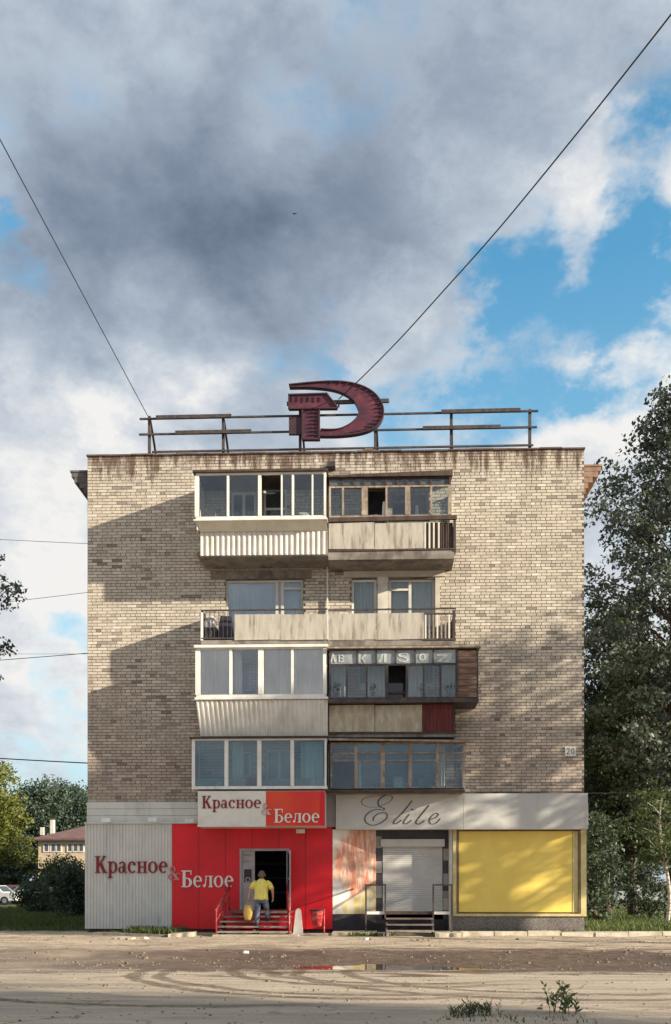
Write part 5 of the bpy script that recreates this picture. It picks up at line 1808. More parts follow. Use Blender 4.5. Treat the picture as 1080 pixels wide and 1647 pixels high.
for k, (p_, Y_, lb) in enumerate(((235, -3.3, 'crumpled pale paper scrap on the dirt before the weedy bed'), (590, -4.2, 'pale paper scrap on the dirt before the steel landing'), (395, -9.0, 'pale scrap lying in the mud below the red steps'))):
    rr = random.Random(40 + k)
    x_ = X(p_, Y_)
    z_ = gz(x_, Y_)
    m_ = MB()
    b_ = [(x_ + .09 * math.cos(a_) * rr.uniform(.5, 1.2), Y_ + .07 * math.sin(a_) * rr.uniform(.5, 1.2), z_ - .004) for a_ in [i * math.pi / 4 for i in range(8)]]
    t2 = [(p[0] + rr.uniform(-.02, .02), p[1] + rr.uniform(-.02, .02), z_ + rr.uniform(.02, .06)) for p in b_]
    tag(m_.loft([b_, t2]).build('paper_scrap', CURT, None), lb, 'litter')


# gravel and grit over the yard and the road
rng = np.random.RandomState(9)
ng = 3600
gxp = rng.uniform(-11, 11, ng)
gyp = np.where(rng.rand(ng) < .55, rng.uniform(-14.5, -2.0, ng), rng.uniform(-21, -12, ng))
keep = smooth_noise(gxp, gyp * 2.2, 1.3, 12) + .6 * smooth_noise(gxp, gyp, .5, 13) > rng.uniform(-.35, .35, ng)
gxp, gyp = gxp[keep], gyp[keep]
gzp = gheight(gxp, gyp)
ng = len(gxp)
sz = rng.uniform(.008, .022, ng) * np.where(rng.rand(ng) < .06, 1.9, 1.0)
ang_ = rng.uniform(0, 6.28, ng)
qs = []
cen = np.column_stack([gxp, gyp, gzp])
e1 = np.column_stack([np.cos(ang_), np.sin(ang_), np.zeros(ng)]) * sz[:, None]
e2 = np.column_stack([-np.sin(ang_), np.cos(ang_), np.zeros(ng)]) * (sz * rng.uniform(.6, 1.1, ng))[:, None]
up = np.column_stack([np.zeros(ng), np.zeros(ng), sz * rng.uniform(.5, 1.0, ng)])
lowc = [cen - e1 - e2 - up * .2, cen + e1 - e2 - up * .2, cen + e1 + e2 - up * .2, cen - e1 + e2 - up * .2]
topc = [cen - (e1 + e2) * .6 + up, cen + (e1 * .7 - e2 * .5) + up * .8, cen + (e1 + e2) * .55 + up, cen - e1 * .5 + e2 * .7 + up * .9]
quads = [np.stack(topc, 1)] + [np.stack([lowc[i], lowc[(i + 1) % 4], topc[(i + 1) % 4], topc[i]], 1) for i in range(4)]
gq4 = np.concatenate(quads).reshape(-1, 3)
go = np_mesh('gravel', gq4, len(gq4) // 4, mat('grit_stone', (.25, .205, .16), (.11, .085, .07), .95, 9, lo=.45, hi=.55), None, (0, -10, 0), 'stuff')
tag(go, 'grit and gravel strewn over the yard and road', 'gravel')


# ------------------------------------------------------------------ PERSON
def skin_mesh(name, verts, edges, radii, material, parent, root=0, sub=1):
    o0 = np.array(verts[root])
    me = bpy.data.meshes.new(name)
    me.from_pydata([tuple(np.array(v) - o0) for v in verts], edges, [])
    o = bpy.data.objects.new(name, me)
    COL.objects.link(o)
    mod = o.modifiers.new('skin', 'SKIN')
    mod.use_smooth_shade = True
    if not me.skin_vertices:
        import bmesh
        bm = bmesh.new(); bm.from_mesh(me)
        bm.verts.layers.skin.verify()
        bm.to_mesh(me); bm.free()
    for i, r_ in enumerate(radii):
        sv = me.skin_vertices[0].data[i]
        sv.radius = r_ if isinstance(r_, (tuple, list)) else (r_, r_)
        sv.use_root = (i == root)
    s_ = o.modifiers.new('sub', 'SUBSURF')
    s_.levels = s_.render_levels = sub
    me.materials.append(material)
    dg = bpy.context.evaluated_depsgraph_get()
    me2 = bpy.data.meshes.new_from_object(o.evaluated_get(dg))
    bpy.data.objects.remove(o)
    me2.name = name
    if not me2.materials: me2.materials.append(material)
    me2.polygons.foreach_set('use_smooth', [True] * len(me2.polygons))
    o2 = bpy.data.objects.new(name, me2)
    COL.objects.link(o2)
    place(o2, o0, parent)
    return o2


def person():
    px_, py_ = X(419, -1.75), -1.72
    zst = ztop - 3 * ztop / 5                      # tread he stands on
    zst2 = ztop - 2 * ztop / 5
    t_ = thing('person', 'person in yellow T-shirt and jeans climbing the red shop steps, seen from behind', 'person', (px_, py_, zst))
    def w(x, y, z_): return (px_ + x, py_ + y, zst + z_)
    V, E, Rr = [], [], []
    def v(x, y, z_, r_, p=None):
        V.append(w(x, y, z_)); Rr.append(r_)
        if p is not None: E.append((p, len(V) - 1))
        return len(V) - 1
    pel = v(.02, -.02, .86, (.14, .12))
    wai = v(.02, .05, 1.03, (.145, .12), pel)
    che = v(.02, .15, 1.22, (.16, .125), wai)
    nkb = v(.01, .24, 1.37, .065, che)
    hd0 = v(.01, .28, 1.45, .062, nkb)
    hd1 = v(.01, .31, 1.53, (.085, .10), hd0)
    hd2 = v(.01, .32, 1.62, (.065, .075), hd1)
    for s_ in (-1, 1):
        sh_ = v(s_ * .19 + .02, .19, 1.31, .068, che)
        if s_ < 0:
            el = v(-.33, .10, 1.08, .046, sh_); wr = v(-.37, .08, .86, .032, el)
            hn = (-.375, .08, .80)
        else:
            el = v(.37, .04, 1.08, .046, sh_); wr = v(.37, .16, .88, .032, el)
            hn = (.365, .19, .82)
        pm = v(*hn, .036, wr)
        nd = (0, .0, -1)
        for f_ in range(4):
            o_ = (f_ - 1.5) * .019
            L_ = (.055, .065, .06, .048)[f_]
            k1 = v(hn[0] + o_ * .4, hn[1] + o_, hn[2] - .04, .009, pm)
            k2 = v(hn[0] + o_ * .4 - s_ * .012, hn[1] + o_, hn[2] - .04 - L_ * .6, .008, k1)
            v(hn[0] + o_ * .4 - s_ * .03, hn[1] + o_, hn[2] - .04 - L_, .007, k2)
        th = v(hn[0] - s_ * .02, hn[1] + .035, hn[2] - .01, .010, pm)
        v(hn[0] - s_ * .035, hn[1] + .045, hn[2] - .045, .009, th)
    hl = v(-.085, -.01, .80, .088, pel); kl = v(-.10, .04, .44, .06, hl); al = v(-.11, -.04, .09, .038, kl); fl_ = v(-.12, .10, .045, .036, al)
    dz = zst2 - zst
    hr = v(.125, .0, .80, .088, pel); kr = v(.17, .22, .50, .06, hr); ar = v(.19, .20, .09 + dz, .038, kr); fr_ = v(.20, .33, .045 + dz, .036, ar)
    skin_mesh('body', V, E, Rr, SKIN, t_, 0, 1)

    def ell(c, rx, ry, n=16, tilt=0.0):
        return [w(c[0] + rx * math.cos(2 * math.pi * k / n), c[1] + ry * math.sin(2 * math.pi * k / n), c[2] + tilt * ry * math.sin(2 * math.pi * k / n)) for k in range(n)]
    _ell = ell
    def ell(c, rx, ry, n=28, tilt=0.0):
        o_ = []
        for k in range(n):
            a_ = 2 * math.pi * k / n
            f = 1 + .045 * math.sin(4 * a_ + c[2] * 17) + .03 * math.sin(9 * a_ - c[2] * 31)
            o_.append(w(c[0] + rx * f * math.cos(a_), c[1] + ry * f * math.sin(a_), c[2] + tilt * ry * math.sin(a_) + .012 * math.sin(5 * a_)))
        return o_
    sh = MB()
    wr_ = [0, .012, -.008, .01, -.006, .004]
    sh.loft([ell((.02, .0, .80), .215, .175), ell((.02, .01, .88), .21, .17), ell((.02, .06, 1.02), .205, .165, tilt=-.2), ell((.02, .12, 1.14), .215, .16, tilt=-.3),
             ell((.02, .17, 1.25), .225, .155, tilt=-.4), ell((.02, .20, 1.33), .20, .13, tilt=-.4), ell((.015, .225, 1.385), .12, .10, tilt=-.4), ell((.01, .235, 1.41), .075, .075, tilt=-.4)])
    sh.tube([w(-.14, .19, 1.31), w(-.22, .175, 1.27), w(-.27, .145, 1.19), w(-.305, .12, 1.12)], [.095, .085, .076, .072], 12)
    sh.tube([w(.18, .19, 1.31), w(.26, .16, 1.27), w(.31, .12, 1.19), w(.345, .075, 1.12)], [.095, .085, .076, .072], 12)
    sh.build('shirt', SHIRT, t_, True)
    tr = MB()
    tr.loft([ell((.02, -.01, .70), .185, .14), ell((.02, -.02, .78), .195, .155), ell((.02, .0, .88), .18, .145), ell((.02, .02, .93), .17, .14)])
    tr.tube([w(-.08, -.01, .80), w(-.09, .02, .62), w(-.10, .045, .44), w(-.107, .0, .26), w(-.11, -.035, .09)], [.115, .10, .082, .078, .075], 12)
    tr.tube([w(.12, .0, .80), w(.15, .13, .64), w(.17, .225, .50), w(.18, .215, .34 + dz * .4), w(.19, .20, .09 + dz)], [.115, .10, .082, .078, .075], 12)
    tr.build('trousers', JEANS, t_, True)
    hr_ = MB()
    hr_.loft([[w(.01 + rx * math.cos(a_), .30 + oy + ry * math.sin(a_), z_) for a_ in [2 * math.pi * k / 14 for k in range(14)]] for rx, ry, oy, z_ in
              ((.055, .06, -.045, 1.45), (.085, .085, -.03, 1.50), (.10, .105, -.012, 1.56), (.099, .105, .0, 1.61), (.08, .09, .01, 1.66), (.04, .05, .015, 1.69))])
    hr_.build('hair', HAIR, t_, True)
    for s_ in (-1, 1):
        m_ = MB()
        c = (.01 + s_ * .098, .325, 1.545)
        m_.loft([[w(c[0] + s_ * dx_, c[1] + .028 * math.cos(a_) * f_, c[2] + .038 * math.sin(a_) * f_) for a_ in [2 * math.pi * k / 8 for k in range(8)]] for dx_, f_ in ((-.01, .8), (.008, 1), (.016, .7))])
        m_.build('ear', SKIN, t_, True)
    for (ax, ay, az) in ((-.115, -.04, 0), (.195, .20, dz)):
        m_ = MB()
        m_.loft([[w(ax + sx * .05 * f_, ay + oy, az + zz_) for sx, zz_ in ((-1, .004), (1, .004), (1.05, .04), (.7, h_), (-.7, h_), (-1.05, .04))] for oy, f_, h_ in ((-.09, .7, .07), (-.05, .95, .10), (.05, 1.0, .09), (.14, 1.0, .07), (.19, .7, .05))])
        m_.build('shoe', SHOE, t_, True)
    # carrier bag held in the left hand
    hx, hy, hz = w(-.375, .08, .80 - .085)
    bt = thing('shopping_bag', 'full yellow carrier bag in the left hand of the climbing person', 'bag', (hx, hy - .02, hz - .56))
    m_ = MB()
    rr = random.Random(3)
    rings = []
    for (z_, rx, ry) in ((-.555, .08, .05), (-.54, .12, .085), (-.42, .150, .11), (-.28, .155, .105), (-.16, .135, .08), (-.08, .10, .045)):
        rings.append([(hx + rx * math.cos(a_) * rr.uniform(.9, 1.05), hy - .02 + ry * math.sin(a_) * rr.uniform(.88, 1.06), hz + z_) for a_ in [2 * math.pi * k / 14 for k in range(14)]])
    m_.loft(rings)
    m_.build('sack', BAGY, bt, True)
    for s_ in (-1, 1):
        MB().tube([(hx - .07, hy - .02 + s_ * .02, hz - .09), (hx - .03, hy + s_ * .012, hz - .01), (hx, hy, hz + .025), (hx + .03, hy + s_ * .012, hz - .01), (hx + .07, hy - .02 + s_ * .02, hz - .09)], .009, 6).build('strap', BAGY, bt, True)


person()


# ------------------------------------------------------------------ VEGETATION
def tree(name, label, base, height, crown_r, leafm, seed, n_clump=60, per=260, leaf=.16, crown_lo=.3, trunk_r=.22, bark=BARK, lean=(0, 0), clump_r=.9, shape='oval', group=None, cat='tree', sparse=.0):
    rng = np.random.RandomState(seed)
    rr = random.Random(seed)
    bx, by, bz = base
    t_ = thing(name, label, cat, base, group)
    tr = MB()
    def axis_p(t):
        return Vector((bx + lean[0] * t + .25 * math.sin(t * 5 + seed), by + lean[1] * t + .2 * math.cos(t * 4 + seed), bz + height * t * .93))
    nseg = 12
    off = axis_p(0) - Vector((bx, by, bz))
    ax = [axis_p(i / nseg) - off * (1 - i / nseg) for i in range(nseg + 1)]
    tr.tube(ax, [trunk_r * (1.25 if i == 0 else 1) * (1 - .93 * i / nseg) + .012 for i in range(nseg + 1)], 9)
    cl = []
    for k in range(n_clump):
        t = crown_lo + (1 - crown_lo) * ((k + rr.random()) / n_clump)
        f = t * nseg
        i = min(int(f), nseg - 1)
        o_ = ax[i].lerp(ax[i + 1], f - i)
        u = (t - crown_lo) / (1 - crown_lo)
        if shape == 'oval':
            prof = math.sin(math.pi * min(1, .12 + u * .86)) ** .7
        elif shape == 'cone':
            prof = (1 - u) * .95 + .05
        else:
            prof = math.sqrt(max(.0, 1 - u ** 2.2)) * (.75 + .25 * min(1, u * 4))
        rad = crown_r * prof * rr.uniform(.35, 1.08)
        a_ = k * 2.399963 + rr.uniform(-.5, .5)
        rise = rr.uniform(.15, .55) * rad if shape != 'cone' else -rad * .15
        e_ = o_ + Vector((math.cos(a_) * rad, math.sin(a_) * rad, rise))
        st_ = o_ - Vector((0, 0, min(rad * .4, (o_.z - bz) * .3)))
        mid = st_.lerp(e_, .55) + Vector((0, 0, rad * .10))
        r0 = max(.02, trunk_r * .38 * (1 - .75 * t))
        tr.tube([st_, mid, e_], [r0, r0 * .6, .012], 5, False)
        cl.append((e_, rr.uniform(.6, 1.15) * clump_r, rr.random()))
        if rad > crown_r * .45:
            cl.append((st_.lerp(e_, .62), rr.uniform(.5, .9) * clump_r, rr.random()))
    tr.build('trunk', bark, t_, True, recalc=False)
    cs = []
    for (e_, r_, q_) in cl:
        m_n = int(per * (r_ / clump_r) ** 2 * (1 - sparse * rr.random()))
        d_ = rng.normal(size=(m_n, 3))
        d_ /= np.linalg.norm(d_, axis=1)[:, None]
        rad_ = r_ * rng.uniform(.25, 1.0, (m_n, 1)) ** .6
        sub = rng.normal(size=(max(3, m_n // 25), 3)) * r_ * .45
        pick = rng.randint(0, len(sub), m_n)
        p_ = np.array(e_) + d_ * rad_ * .55 * np.array([1.15, 1.15, .7]) + sub[pick] * np.array([1.1, 1.1, .8])
        cs.append(p_)
    c = np.concatenate(cs)
    n_ = len(c)
    a_ = rng.normal(size=(n_, 3)); a_ /= np.linalg.norm(a_, axis=1)[:, None]
    b_ = rng.normal(size=(n_, 3)); b_ = np.cross(a_, b_); b_ /= np.linalg.norm(b_, axis=1)[:, None]
    s_ = leaf * rng.uniform(.55, 1.25, (n_, 1))
    q4 = np.stack([c - a_ * s_ * .5, c + b_ * s_ * .28, c + a_ * s_ * .5, c - b_ * s_ * .28], 1).reshape(-1, 3)
    np_mesh('crown', q4, n_, leafm, t_, tuple(c.mean(0)))
    return t_


def at_px(px, Y):
    return (X(px, Y), Y, 0.0)


# trees right of the building
tree('poplar_tree', 'tallest dark tree right of the building, its crown above the eave', at_px(1084, 9), 23.4, 3.8, LEAF_D, 21, 135, 400, .21, .18, .30, clump_r=.95, shape='oval', lean=(.6, 0), sparse=.3)
tree('poplar_tree', 'narrow dark tree touching the right edge of the brick wall', at_px(976, 15), 15.6, 2.3, LEAF_D, 22, 90, 300, .21, .18, .24, clump_r=.95, sparse=.3)
tree('leafy_tree', 'greener tree low between the building and the tallest dark tree', at_px(1020, 13), 12.0, 3.0, LEAF_G, 23, 80, 230, .22, .22, .22, clump_r=1.0)
tree('leafy_tree', 'dense dark tree beside the yellow panel, right of the building', at_px(975, 22), 10.5, 2.9, LEAF_B, 24, 70, 240, .24, .12, .22, clump_r=1.1)
tree('leafy_tree', 'dark broad tree at the right picture edge behind the small birch', at_px(1075, 24), 11.5, 3.2, LEAF_B, 25, 70, 240, .24, .22, .22, clump_r=1.1)
tree('birch_sapling', 'young birch with thin pale trunk at the right picture edge', at_px(1072, 5), 5.4, 1.1, LEAF_G, 26, 26, 120, .13, .42, .07, BIRCH, clump_r=.5)
tree('garden_bush', 'low dark bush beside the young birch', at_px(1048, 8), 2.3, 1.1, LEAF_B, 27, 24, 170, .13, .1, .06, clump_r=.55, cat='bush')
tree('garden_bush', 'dark bush against the side wall right of the yellow panel', at_px(962, 7), 4.4, 1.1, LEAF_B, 28, 34, 190, .15, .06, .08, clump_r=.65, cat='bush')
# trees left of the building
tree('lime_tree', 'sunlit yellow-green tree at the left picture edge', at_px(-16, 26), 9.2, 1.9, LEAF_Y, 31, 70, 230, .20, .32, .2, clump_r=.9, shape='dome')
tree('garden_tree', 'dark undergrowth tree below the sunlit yellow-green tree', at_px(12, 58), 5.6, 2.4, LEAF_B, 32, 50, 240, .28, .15, .16, clump_r=1.0, shape='dome')
tree('far_tree', 'blue-green tree rising left above the brown roof', at_px(72, 75), 12.6, 3.6, LEAF_B, 33, 70, 190, .36, .2, .3, clump_r=1.5, shape='dome')
tree('far_tree', 'blue-green tree rising above the middle of the brown roof', at_px(106, 82), 13.2, 3.4, LEAF_B, 34, 70, 190, .36, .2, .3, clump_r=1.5, shape='dome')
tree('far_tree', 'blue-green tree behind the brown roof next to the building edge', at_px(140, 78), 11.6, 3.2, LEAF_B, 35, 60, 190, .36, .2, .3, clump_r=1.5, shape='dome')
tree('far_tree', 'blue-green tree behind the yellow-green tree', at_px(40, 80), 12.4, 3.2, LEAF_B, 36, 60, 190, .36, .2, .3, clump_r=1.5, shape='dome')
tree('garden_bush', 'dark round bush in front of the two storey house', at_px(106, 20), 2.5, 1.3, LEAF_G, 37, 44, 230, .17, .05, .1, clump_r=.8, shape='dome', cat='bush')
tree('garden_bush', 'low spreading bush left of the grey shop sheet', at_px(122, 11), 2.4, 1.1, LEAF_B, 38, 30, 200, .14, .05, .07, clump_r=.6, shape='dome', cat='bush')
tree('garden_bush', 'low dark bush between the parked cars and the round bush', at_px(64, 17), 1.7, 1.0, LEAF_B, 39, 24, 190, .13, .05, .06, clump_r=.5, shape='dome', cat='bush')
tree('poplar_tree', 'dark tree whose twigs reach in at the left picture edge', at_px(-70, 2), 14.6, 2.1, LEAF_D, 40, 50, 150, .17, .62, .2, clump_r=.6, shape='oval', sparse=.4)
# trees just outside the picture on the sunny side; their shade dapples the wall and the road
tree('poplar_tree', 'roadside tree nearest the building, outside the picture on the right', (17.5, -3.8, 0), 14.0, 3.1, LEAF_D, 51, 90, 115, .20, .32, .28, clump_r=.85, sparse=.5, group='roadside trees outside the picture')
tree('poplar_tree', 'roadside tree second from the building, outside the picture on the right', (25.5, -10.3, 0), 16.8, 3.0, LEAF_D, 52, 100, 300, .22, .64, .28, clump_r=.85, sparse=.5, group='roadside trees outside the picture')
tree('poplar_tree', 'low roadside tree nearer the camera, outside the picture on the right', (17.0, -25.9, 0), 8.5, 1.6, LEAF_G, 53, 80, 220, .20, .25, .25, clump_r=.95, group='roadside trees outside the picture')
tree('poplar_tree', 'taller roadside tree nearer the camera, outside the picture on the right', (27.0, -29.6, 0), 10.5, 1.9, LEAF_G, 54, 80, 220, .20, .22, .25, clump_r=.95, group='roadside trees outside the picture')


def grass(name, regions, n, h, seed, label, w=.012, group=None):
    rng = np.random.RandomState(seed)
    pts = []
    for (x0, x1, y0, y1) in regions:
        k = n // len(regions)
        pts.append(np.stack([rng.uniform(x0, x1, k), rng.uniform(y0, y1, k)], 1))
    p = np.concatenate(pts)
    z_ = gheight(p[:, 0], p[:, 1])
    b_ = np.column_stack([p, z_])
    n_ = len(b_)
    a_ = rng.uniform(0, 2 * np.pi, n_)
    hh = h * rng.uniform(.4, 1.3, (n_, 1))
    side = np.column_stack([np.cos(a_), np.sin(a_), np.zeros(n_)]) * w * rng.uniform(.6, 1.6, (n_, 1))
    lean_ = np.column_stack([rng.normal(0, .35, n_), rng.normal(0, .35, n_), np.ones(n_)]) * hh
    q4 = np.stack([b_ - side, b_ + side, b_ + lean_ * .9 + side * .3, b_ + lean_ - side * .3], 1).reshape(-1, 3)
    o = np_mesh(name, q4, n_, GRASS, None, tuple(b_.mean(0)), 'stuff')
    return tag(o, label, 'grass')


grass('grass', [(X(-60, 8), X(137, 4), 3.2, 14), (X(-60, 20), X(125, 14), 12, 30)], 26000, .22, 1, 'rough green grass left of the building', .02)
grass('grass', [(X(950, 2), X(1160, 6), .8, 8), (X(945, 14), X(1160, 14), 6, 26)], 26000, .20, 2, 'rough green grass under the trees right of the building', .02)
grass('weeds', [(X(205, -1.5), X(292, -1.5), -2.05, -.5)], 1500, .22, 3, 'ragged weeds in the bed below the grey sheet', .02)
grass('weeds', [(X(160, -1.8), X(210, -1.8), -2.05, -1.4)], 250, .10, 4, 'thin weeds at the left end of the bed', .012)


def weed(px, Y, h, n, label, seed, broad=.03):
    rr = random.Random(seed)
    bx = X(px, Y)
    z0_ = gz(bx, Y)
    t_ = thing('roadside_weed', label, 'weed', (bx, Y, z0_))
    st, lf = MB(), MB()
    for k in range(n):
        a_, tl = rr.uniform(0, 6.28), rr.uniform(.05, .45)
        hh = h * rr.uniform(.55, 1.0)
        ox, oy = rr.uniform(-.12, .12), rr.uniform(-.08, .08)
        p0 = Vector((bx + ox, Y + oy, z0_ - .02))
        p1 = p0 + Vector((math.cos(a_) * tl * hh * .4, math.sin(a_) * tl * hh * .4, hh * .55))
        p2 = p0 + Vector((math.cos(a_) * tl * hh, math.sin(a_) * tl * hh, hh))
        st.tube([p0, p1, p2], [.005, .004, .002], 5, False)
        for j in range(9):
            t = .25 + .75 * j / 9
            c = p0.lerp(p1, t / .55) if t < .55 else p1.lerp(p2, (t - .55) / .45)
            b2 = rr.uniform(0, 6.28)
            d_ = Vector((math.cos(b2), math.sin(b2), rr.uniform(.5, 1.4))).normalized()
            L_ = rr.uniform(.06, .13)
            s_ = d_.cross(Vector((rr.uniform(-1, 1), rr.uniform(-1, 1), .2))).normalized() * broad * .5
            lf.add([c, c + d_ * L_ * .45 + s_, c + d_ * L_, c + d_ * L_ * .45 - s_], [(0, 1, 2, 3)])
    st.build('stems', LEAF_G, t_, recalc=False)
    lf.build('leaves', LEAF_G, t_, recalc=False)


weed(900, -19.6, .40, 9, 'tallest dark green weed at the bottom right of the road', 1)
weed(918, -19.75, .30, 6, 'shorter weed leaning right of the tallest weed', 2)
weed(768, -20.0, .20, 14, 'thin wispy weed tuft left of the tall weeds', 3, .012)
weed(740, -20.1, .15, 10, 'lowest wispy weed tuft, left of the others', 4, .012)
weed(790, -19.9, .17, 8, 'wispy weed tuft between the low tufts and the tall weeds', 5, .012)

grass('weeds', [(X(730, -.4), X(945, -.4), -.32, -.06), (X(560, -1.9), X(640, -1.9), -2.2, -1.9), (X(745, -1.75), X(1000, -1.75), -1.78, -1.70)], 700, .13, 6, 'ragged weeds along the pebble plinth and kerb', .014)
grass('weeds', [(X(700, -20.2), X(960, -20.2), -20.6, -20.0)], 90, .05, 7, 'low grass along the near edge of the road', .008)
grass('weeds', [(X(-40, 1), X(150, 1), .6, 3.0), (X(945, .5), X(1100, .5), -.2, 1.2)], 1600, .16, 8, 'ragged grass at the edge of the lawns beside the building', .016)

# ------------------------------------------------------------------ FAR HOUSE
YH = 52.0
FH = thing('two_storey_house', 'cream two storey house with brown hipped roof behind the left bushes', 'house', (X(120, YH), YH, 0))
hx0, hx1 = X(62, YH), X(62, YH) + 17
he = Z(1352, 100, YH)
HW = mat('cream_wall', (.52, .42, .29), (.46, .37, .26), .9, 1.5)
MB().box(hx0, hx1, YH, YH + 9, 0, he).build('wall', HW, FH)
zr = Z(1326, 120, YH + 4)
m_ = MB()
m_.add([(hx0 - .5, YH - .5, he), (hx1 + .5, YH - .5, he), (hx1 + .5, YH + 9.5, he), (hx0 - .5, YH + 9.5, he), (hx0 + 3.2, YH + 4.5, zr), (hx1 - 3.2, YH + 4.5, zr),
        (hx0 - .5, YH - .5, he + .15), (hx1 + .5, YH - .5, he + .15), (hx1 + .5, YH + 9.5, he + .15), (hx0 - .5, YH + 9.5, he + .15)],
       [(0, 3, 2, 1), (0, 1, 7, 6), (1, 2, 8, 7), (2, 3, 9, 8), (3, 0, 6, 9), (6, 7, 5, 4), (7, 8, 5), (8, 9, 4, 5), (9, 6, 4)])
rf = m_.build('roof', mat('brown_roof', (.15, .085, .075), (.11, .065, .06), .8, 1.5), FH)
for (px, pt) in ((85.5, 1319), (69.5, 1331)):
    x_ = X(px, YH + 3)
    MB().box(x_ - .16, x_ + .16, YH + 2.7, YH + 3.1, he + .6, Z(pt, px, YH + 3)).build('chimney', mat('white_chimney', (.6, .56, .5), None, .9), rf)
FW, FP = mat('white_frame', (.62, .6, .57), None, .7), WPANE
for fl_, (p0, p1) in enumerate(((1357, 1369), (1398, 1416))):
    for wx in (75, 86, 95, 113, 122, 131):
        a, b = X(wx - 3, YH), X(wx + 3, YH)
        zb_, zt_ = Z(p1, 100, YH), Z(p0, 100, YH)
        fr = MB()
        w_ = .1
        fr.box(a - w_, a, YH - .06, YH - .003, zb_ - w_, zt_ + w_).box(b, b + w_, YH - .06, YH - .003, zb_ - w_, zt_ + w_).box(a, b, YH - .06, YH - .003, zt_, zt_ + w_).box(a, b, YH - .06, YH - .003, zb_ - w_, zb_)
        o = fr.build('window', FW, FH)
        MB().box(a, b, YH - .03, YH - .004, zb_, zt_).build('pane', FP, o)


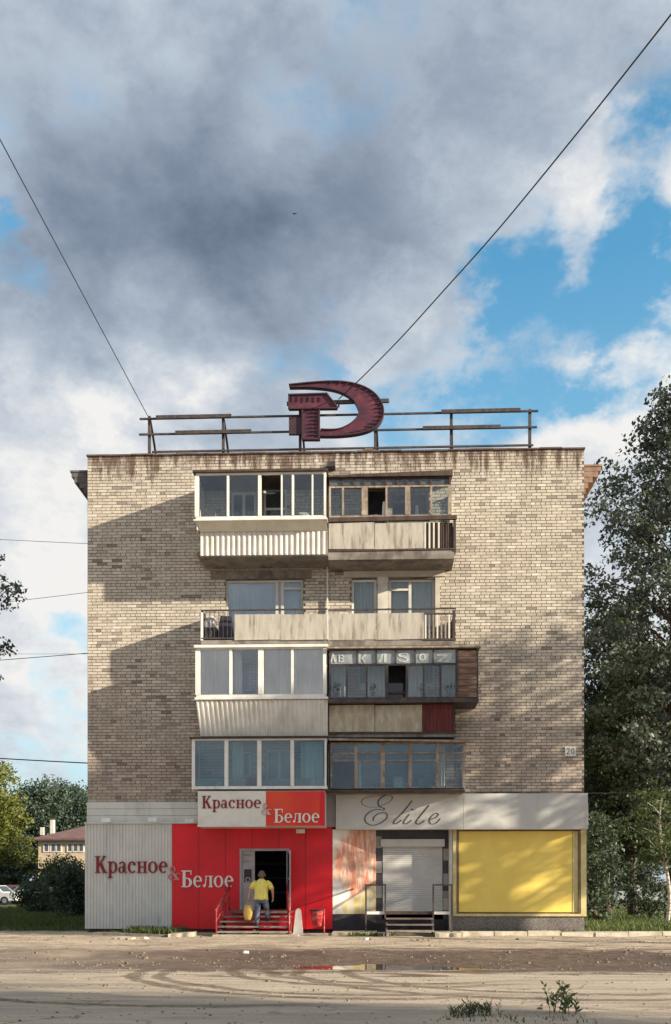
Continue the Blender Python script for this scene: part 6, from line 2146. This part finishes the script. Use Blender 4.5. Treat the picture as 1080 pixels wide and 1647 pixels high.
# ------------------------------------------------------------------ PARKED CARS
def car(label, loc, rot, paint, group):
    t_ = thing('parked_car', label, 'car', loc, group)
    t_.rotation_euler.z = rot
    L_, W_ = 4.2, 1.7
    prof = [(-2.1, .30), (-2.1, .62), (-2.02, .82), (-1.15, .92), (-.62, 1.40), (.75, 1.44), (1.45, .98), (2.0, .92), (2.1, .70), (2.1, .30)]
    def mk(pts, y0, y1, inset_top=0.0):
        m_ = MB()
        n_ = len(pts)
        m_.v = [(p[0], y0 + (.16 if p[1] > 1.1 else 0), p[1]) for p in pts] + [(p[0], y1 - (.16 if p[1] > 1.1 else 0), p[1]) for p in pts]
        m_.f = [tuple(range(n_)), tuple(range(2 * n_ - 1, n_ - 1, -1))] + [(i, i + n_, (i + 1) % n_ + n_, (i + 1) % n_) for i in range(n_)]
        return m_
    def loc_build(m_, name, material, smooth=False):
        o = m_.build(name, material, None, smooth, origin=(0, 0, 0))
        o.parent = t_
        o.location = (0, 0, 0)
        return o
    loc_build(mk(prof, -W_ / 2, W_ / 2), 'body', paint)
    gl = mat('car_glass', (.02, .025, .03), (.03, .035, .04), .08, 2, spec=.7)
    for s_ in (-1, 1):
        m_ = MB()
        for (a, b, c, d) in (((-.95, .97), (-.1, .97), (-.1, 1.36), (-.58, 1.34)), ((-.02, .97), (1.2, .99), (.72, 1.37), (-.02, 1.36))):
            q_ = [a, b, c, d]
            m_.add([(p[0], s_ * (W_ / 2 + .006 - (.16 * (p[1] - .9) / .5 if p[1] > 1.1 else .02)), p[1]) for p in q_] + [(p[0], s_ * (W_ / 2 - .05 - (.16 * (p[1] - .9) / .5 if p[1] > 1.1 else .02)), p[1]) for p in q_],
                   [(0, 1, 2, 3), (7, 6, 5, 4), (0, 4, 5, 1), (1, 5, 6, 2), (2, 6, 7, 3), (3, 7, 4, 0)])
        loc_build(m_, 'side_window', gl)
    for (x0, z0_, x1, z1_) in ((-1.12, .96, -.66, 1.37), (1.42, 1.02, .82, 1.41)):
        d_ = -.012 if x0 < 0 else .012
        m_ = MB().add([(x0 + d_, -.72, z0_), (x0 + d_, .72, z0_), (x1 + d_, .62, z1_), (x1 + d_, -.62, z1_)], [(0, 1, 2, 3)])
        loc_build(m_, 'windscreen', gl)
    for wx in (-1.32, 1.30):
        for s_ in (-1, 1):
            m_ = MB().tube([(wx, s_ * (W_ / 2 - .18), .31), (wx, s_ * (W_ / 2 + .01), .31)], .31, 16)
            o = loc_build(m_, 'wheel', BLACK)
            m_ = MB().tube([(wx, s_ * (W_ / 2 + .005), .31), (wx, s_ * (W_ / 2 + .02), .31)], .18, 12)
            m2 = m_.build('rim', mat('rim_grey', (.35, .35, .36), None, .4, metal=.6), None, False, origin=(0, 0, 0))
            m2.parent = o; m2.location = (0, 0, 0)
    for s_ in (-1, 1):
        loc_build(MB().box(-2.115, -2.06, s_ * .62 - .16, s_ * .62 + .16, .62, .76), 'headlight', mat('lamp_glass', (.6, .6, .58), None, .2))
        loc_build(MB().box(2.06, 2.115, s_ * .66 - .13, s_ * .66 + .13, .66, .82), 'tail_light', mat('lamp_red', (.35, .02, .02), None, .3))
    return t_


gq_ = 'cars parked beyond the lawns'
car('white parked car at the left picture edge beyond the lawn', at_px(-10, 40), R(172), mat('white_paint', (.68, .68, .67), None, .25), gq_)
car('dark red parked car right of the white one beyond the left lawn', at_px(24, 46), R(95), mat('dark_red_paint', (.18, .035, .04), None, .25), gq_)
car('grey parked car half hidden by bushes beyond the left lawn', at_px(48, 43), R(5), mat('grey_paint', (.30, .31, .33), None, .25), gq_)
car('pale parked car glimpsed between the right trees near the building', at_px(978, 48), R(90), mat('pale_paint', (.62, .61, .58), None, .25), gq_)
car('silver parked car glimpsed between the right trees near the birch', at_px(1035, 46), R(176), mat('silver_paint', (.48, .49, .50), None, .25), gq_)
# a bird far up under the cloud
bp = lvl(474, 344, 85)
m_ = MB()
m_.loft([[(bp.x + r_ * math.cos(a_), bp.y + d_, bp.z + r_ * math.sin(a_)) for a_ in [k * math.pi / 3 for k in range(6)]] for d_, r_ in ((-.2, .01), (-.1, .05), (.05, .06), (.25, .015))])
for s_ in (-1, 1):
    m_.hexa([(bp.x + s_ * .04, bp.y - .08, bp.z), (bp.x + s_ * .3, bp.y - .02, bp.z + .12), (bp.x + s_ * .3, bp.y + .06, bp.z + .12), (bp.x + s_ * .04, bp.y + .1, bp.z)],
            [(bp.x + s_ * .04, bp.y - .08, bp.z + .02), (bp.x + s_ * .3, bp.y - .02, bp.z + .13), (bp.x + s_ * .3, bp.y + .06, bp.z + .13), (bp.x + s_ * .04, bp.y + .1, bp.z + .02)])
tag(m_.build('flying_bird', BLACK, None), 'tiny dark bird in the middle of the cloudy sky', 'bird')
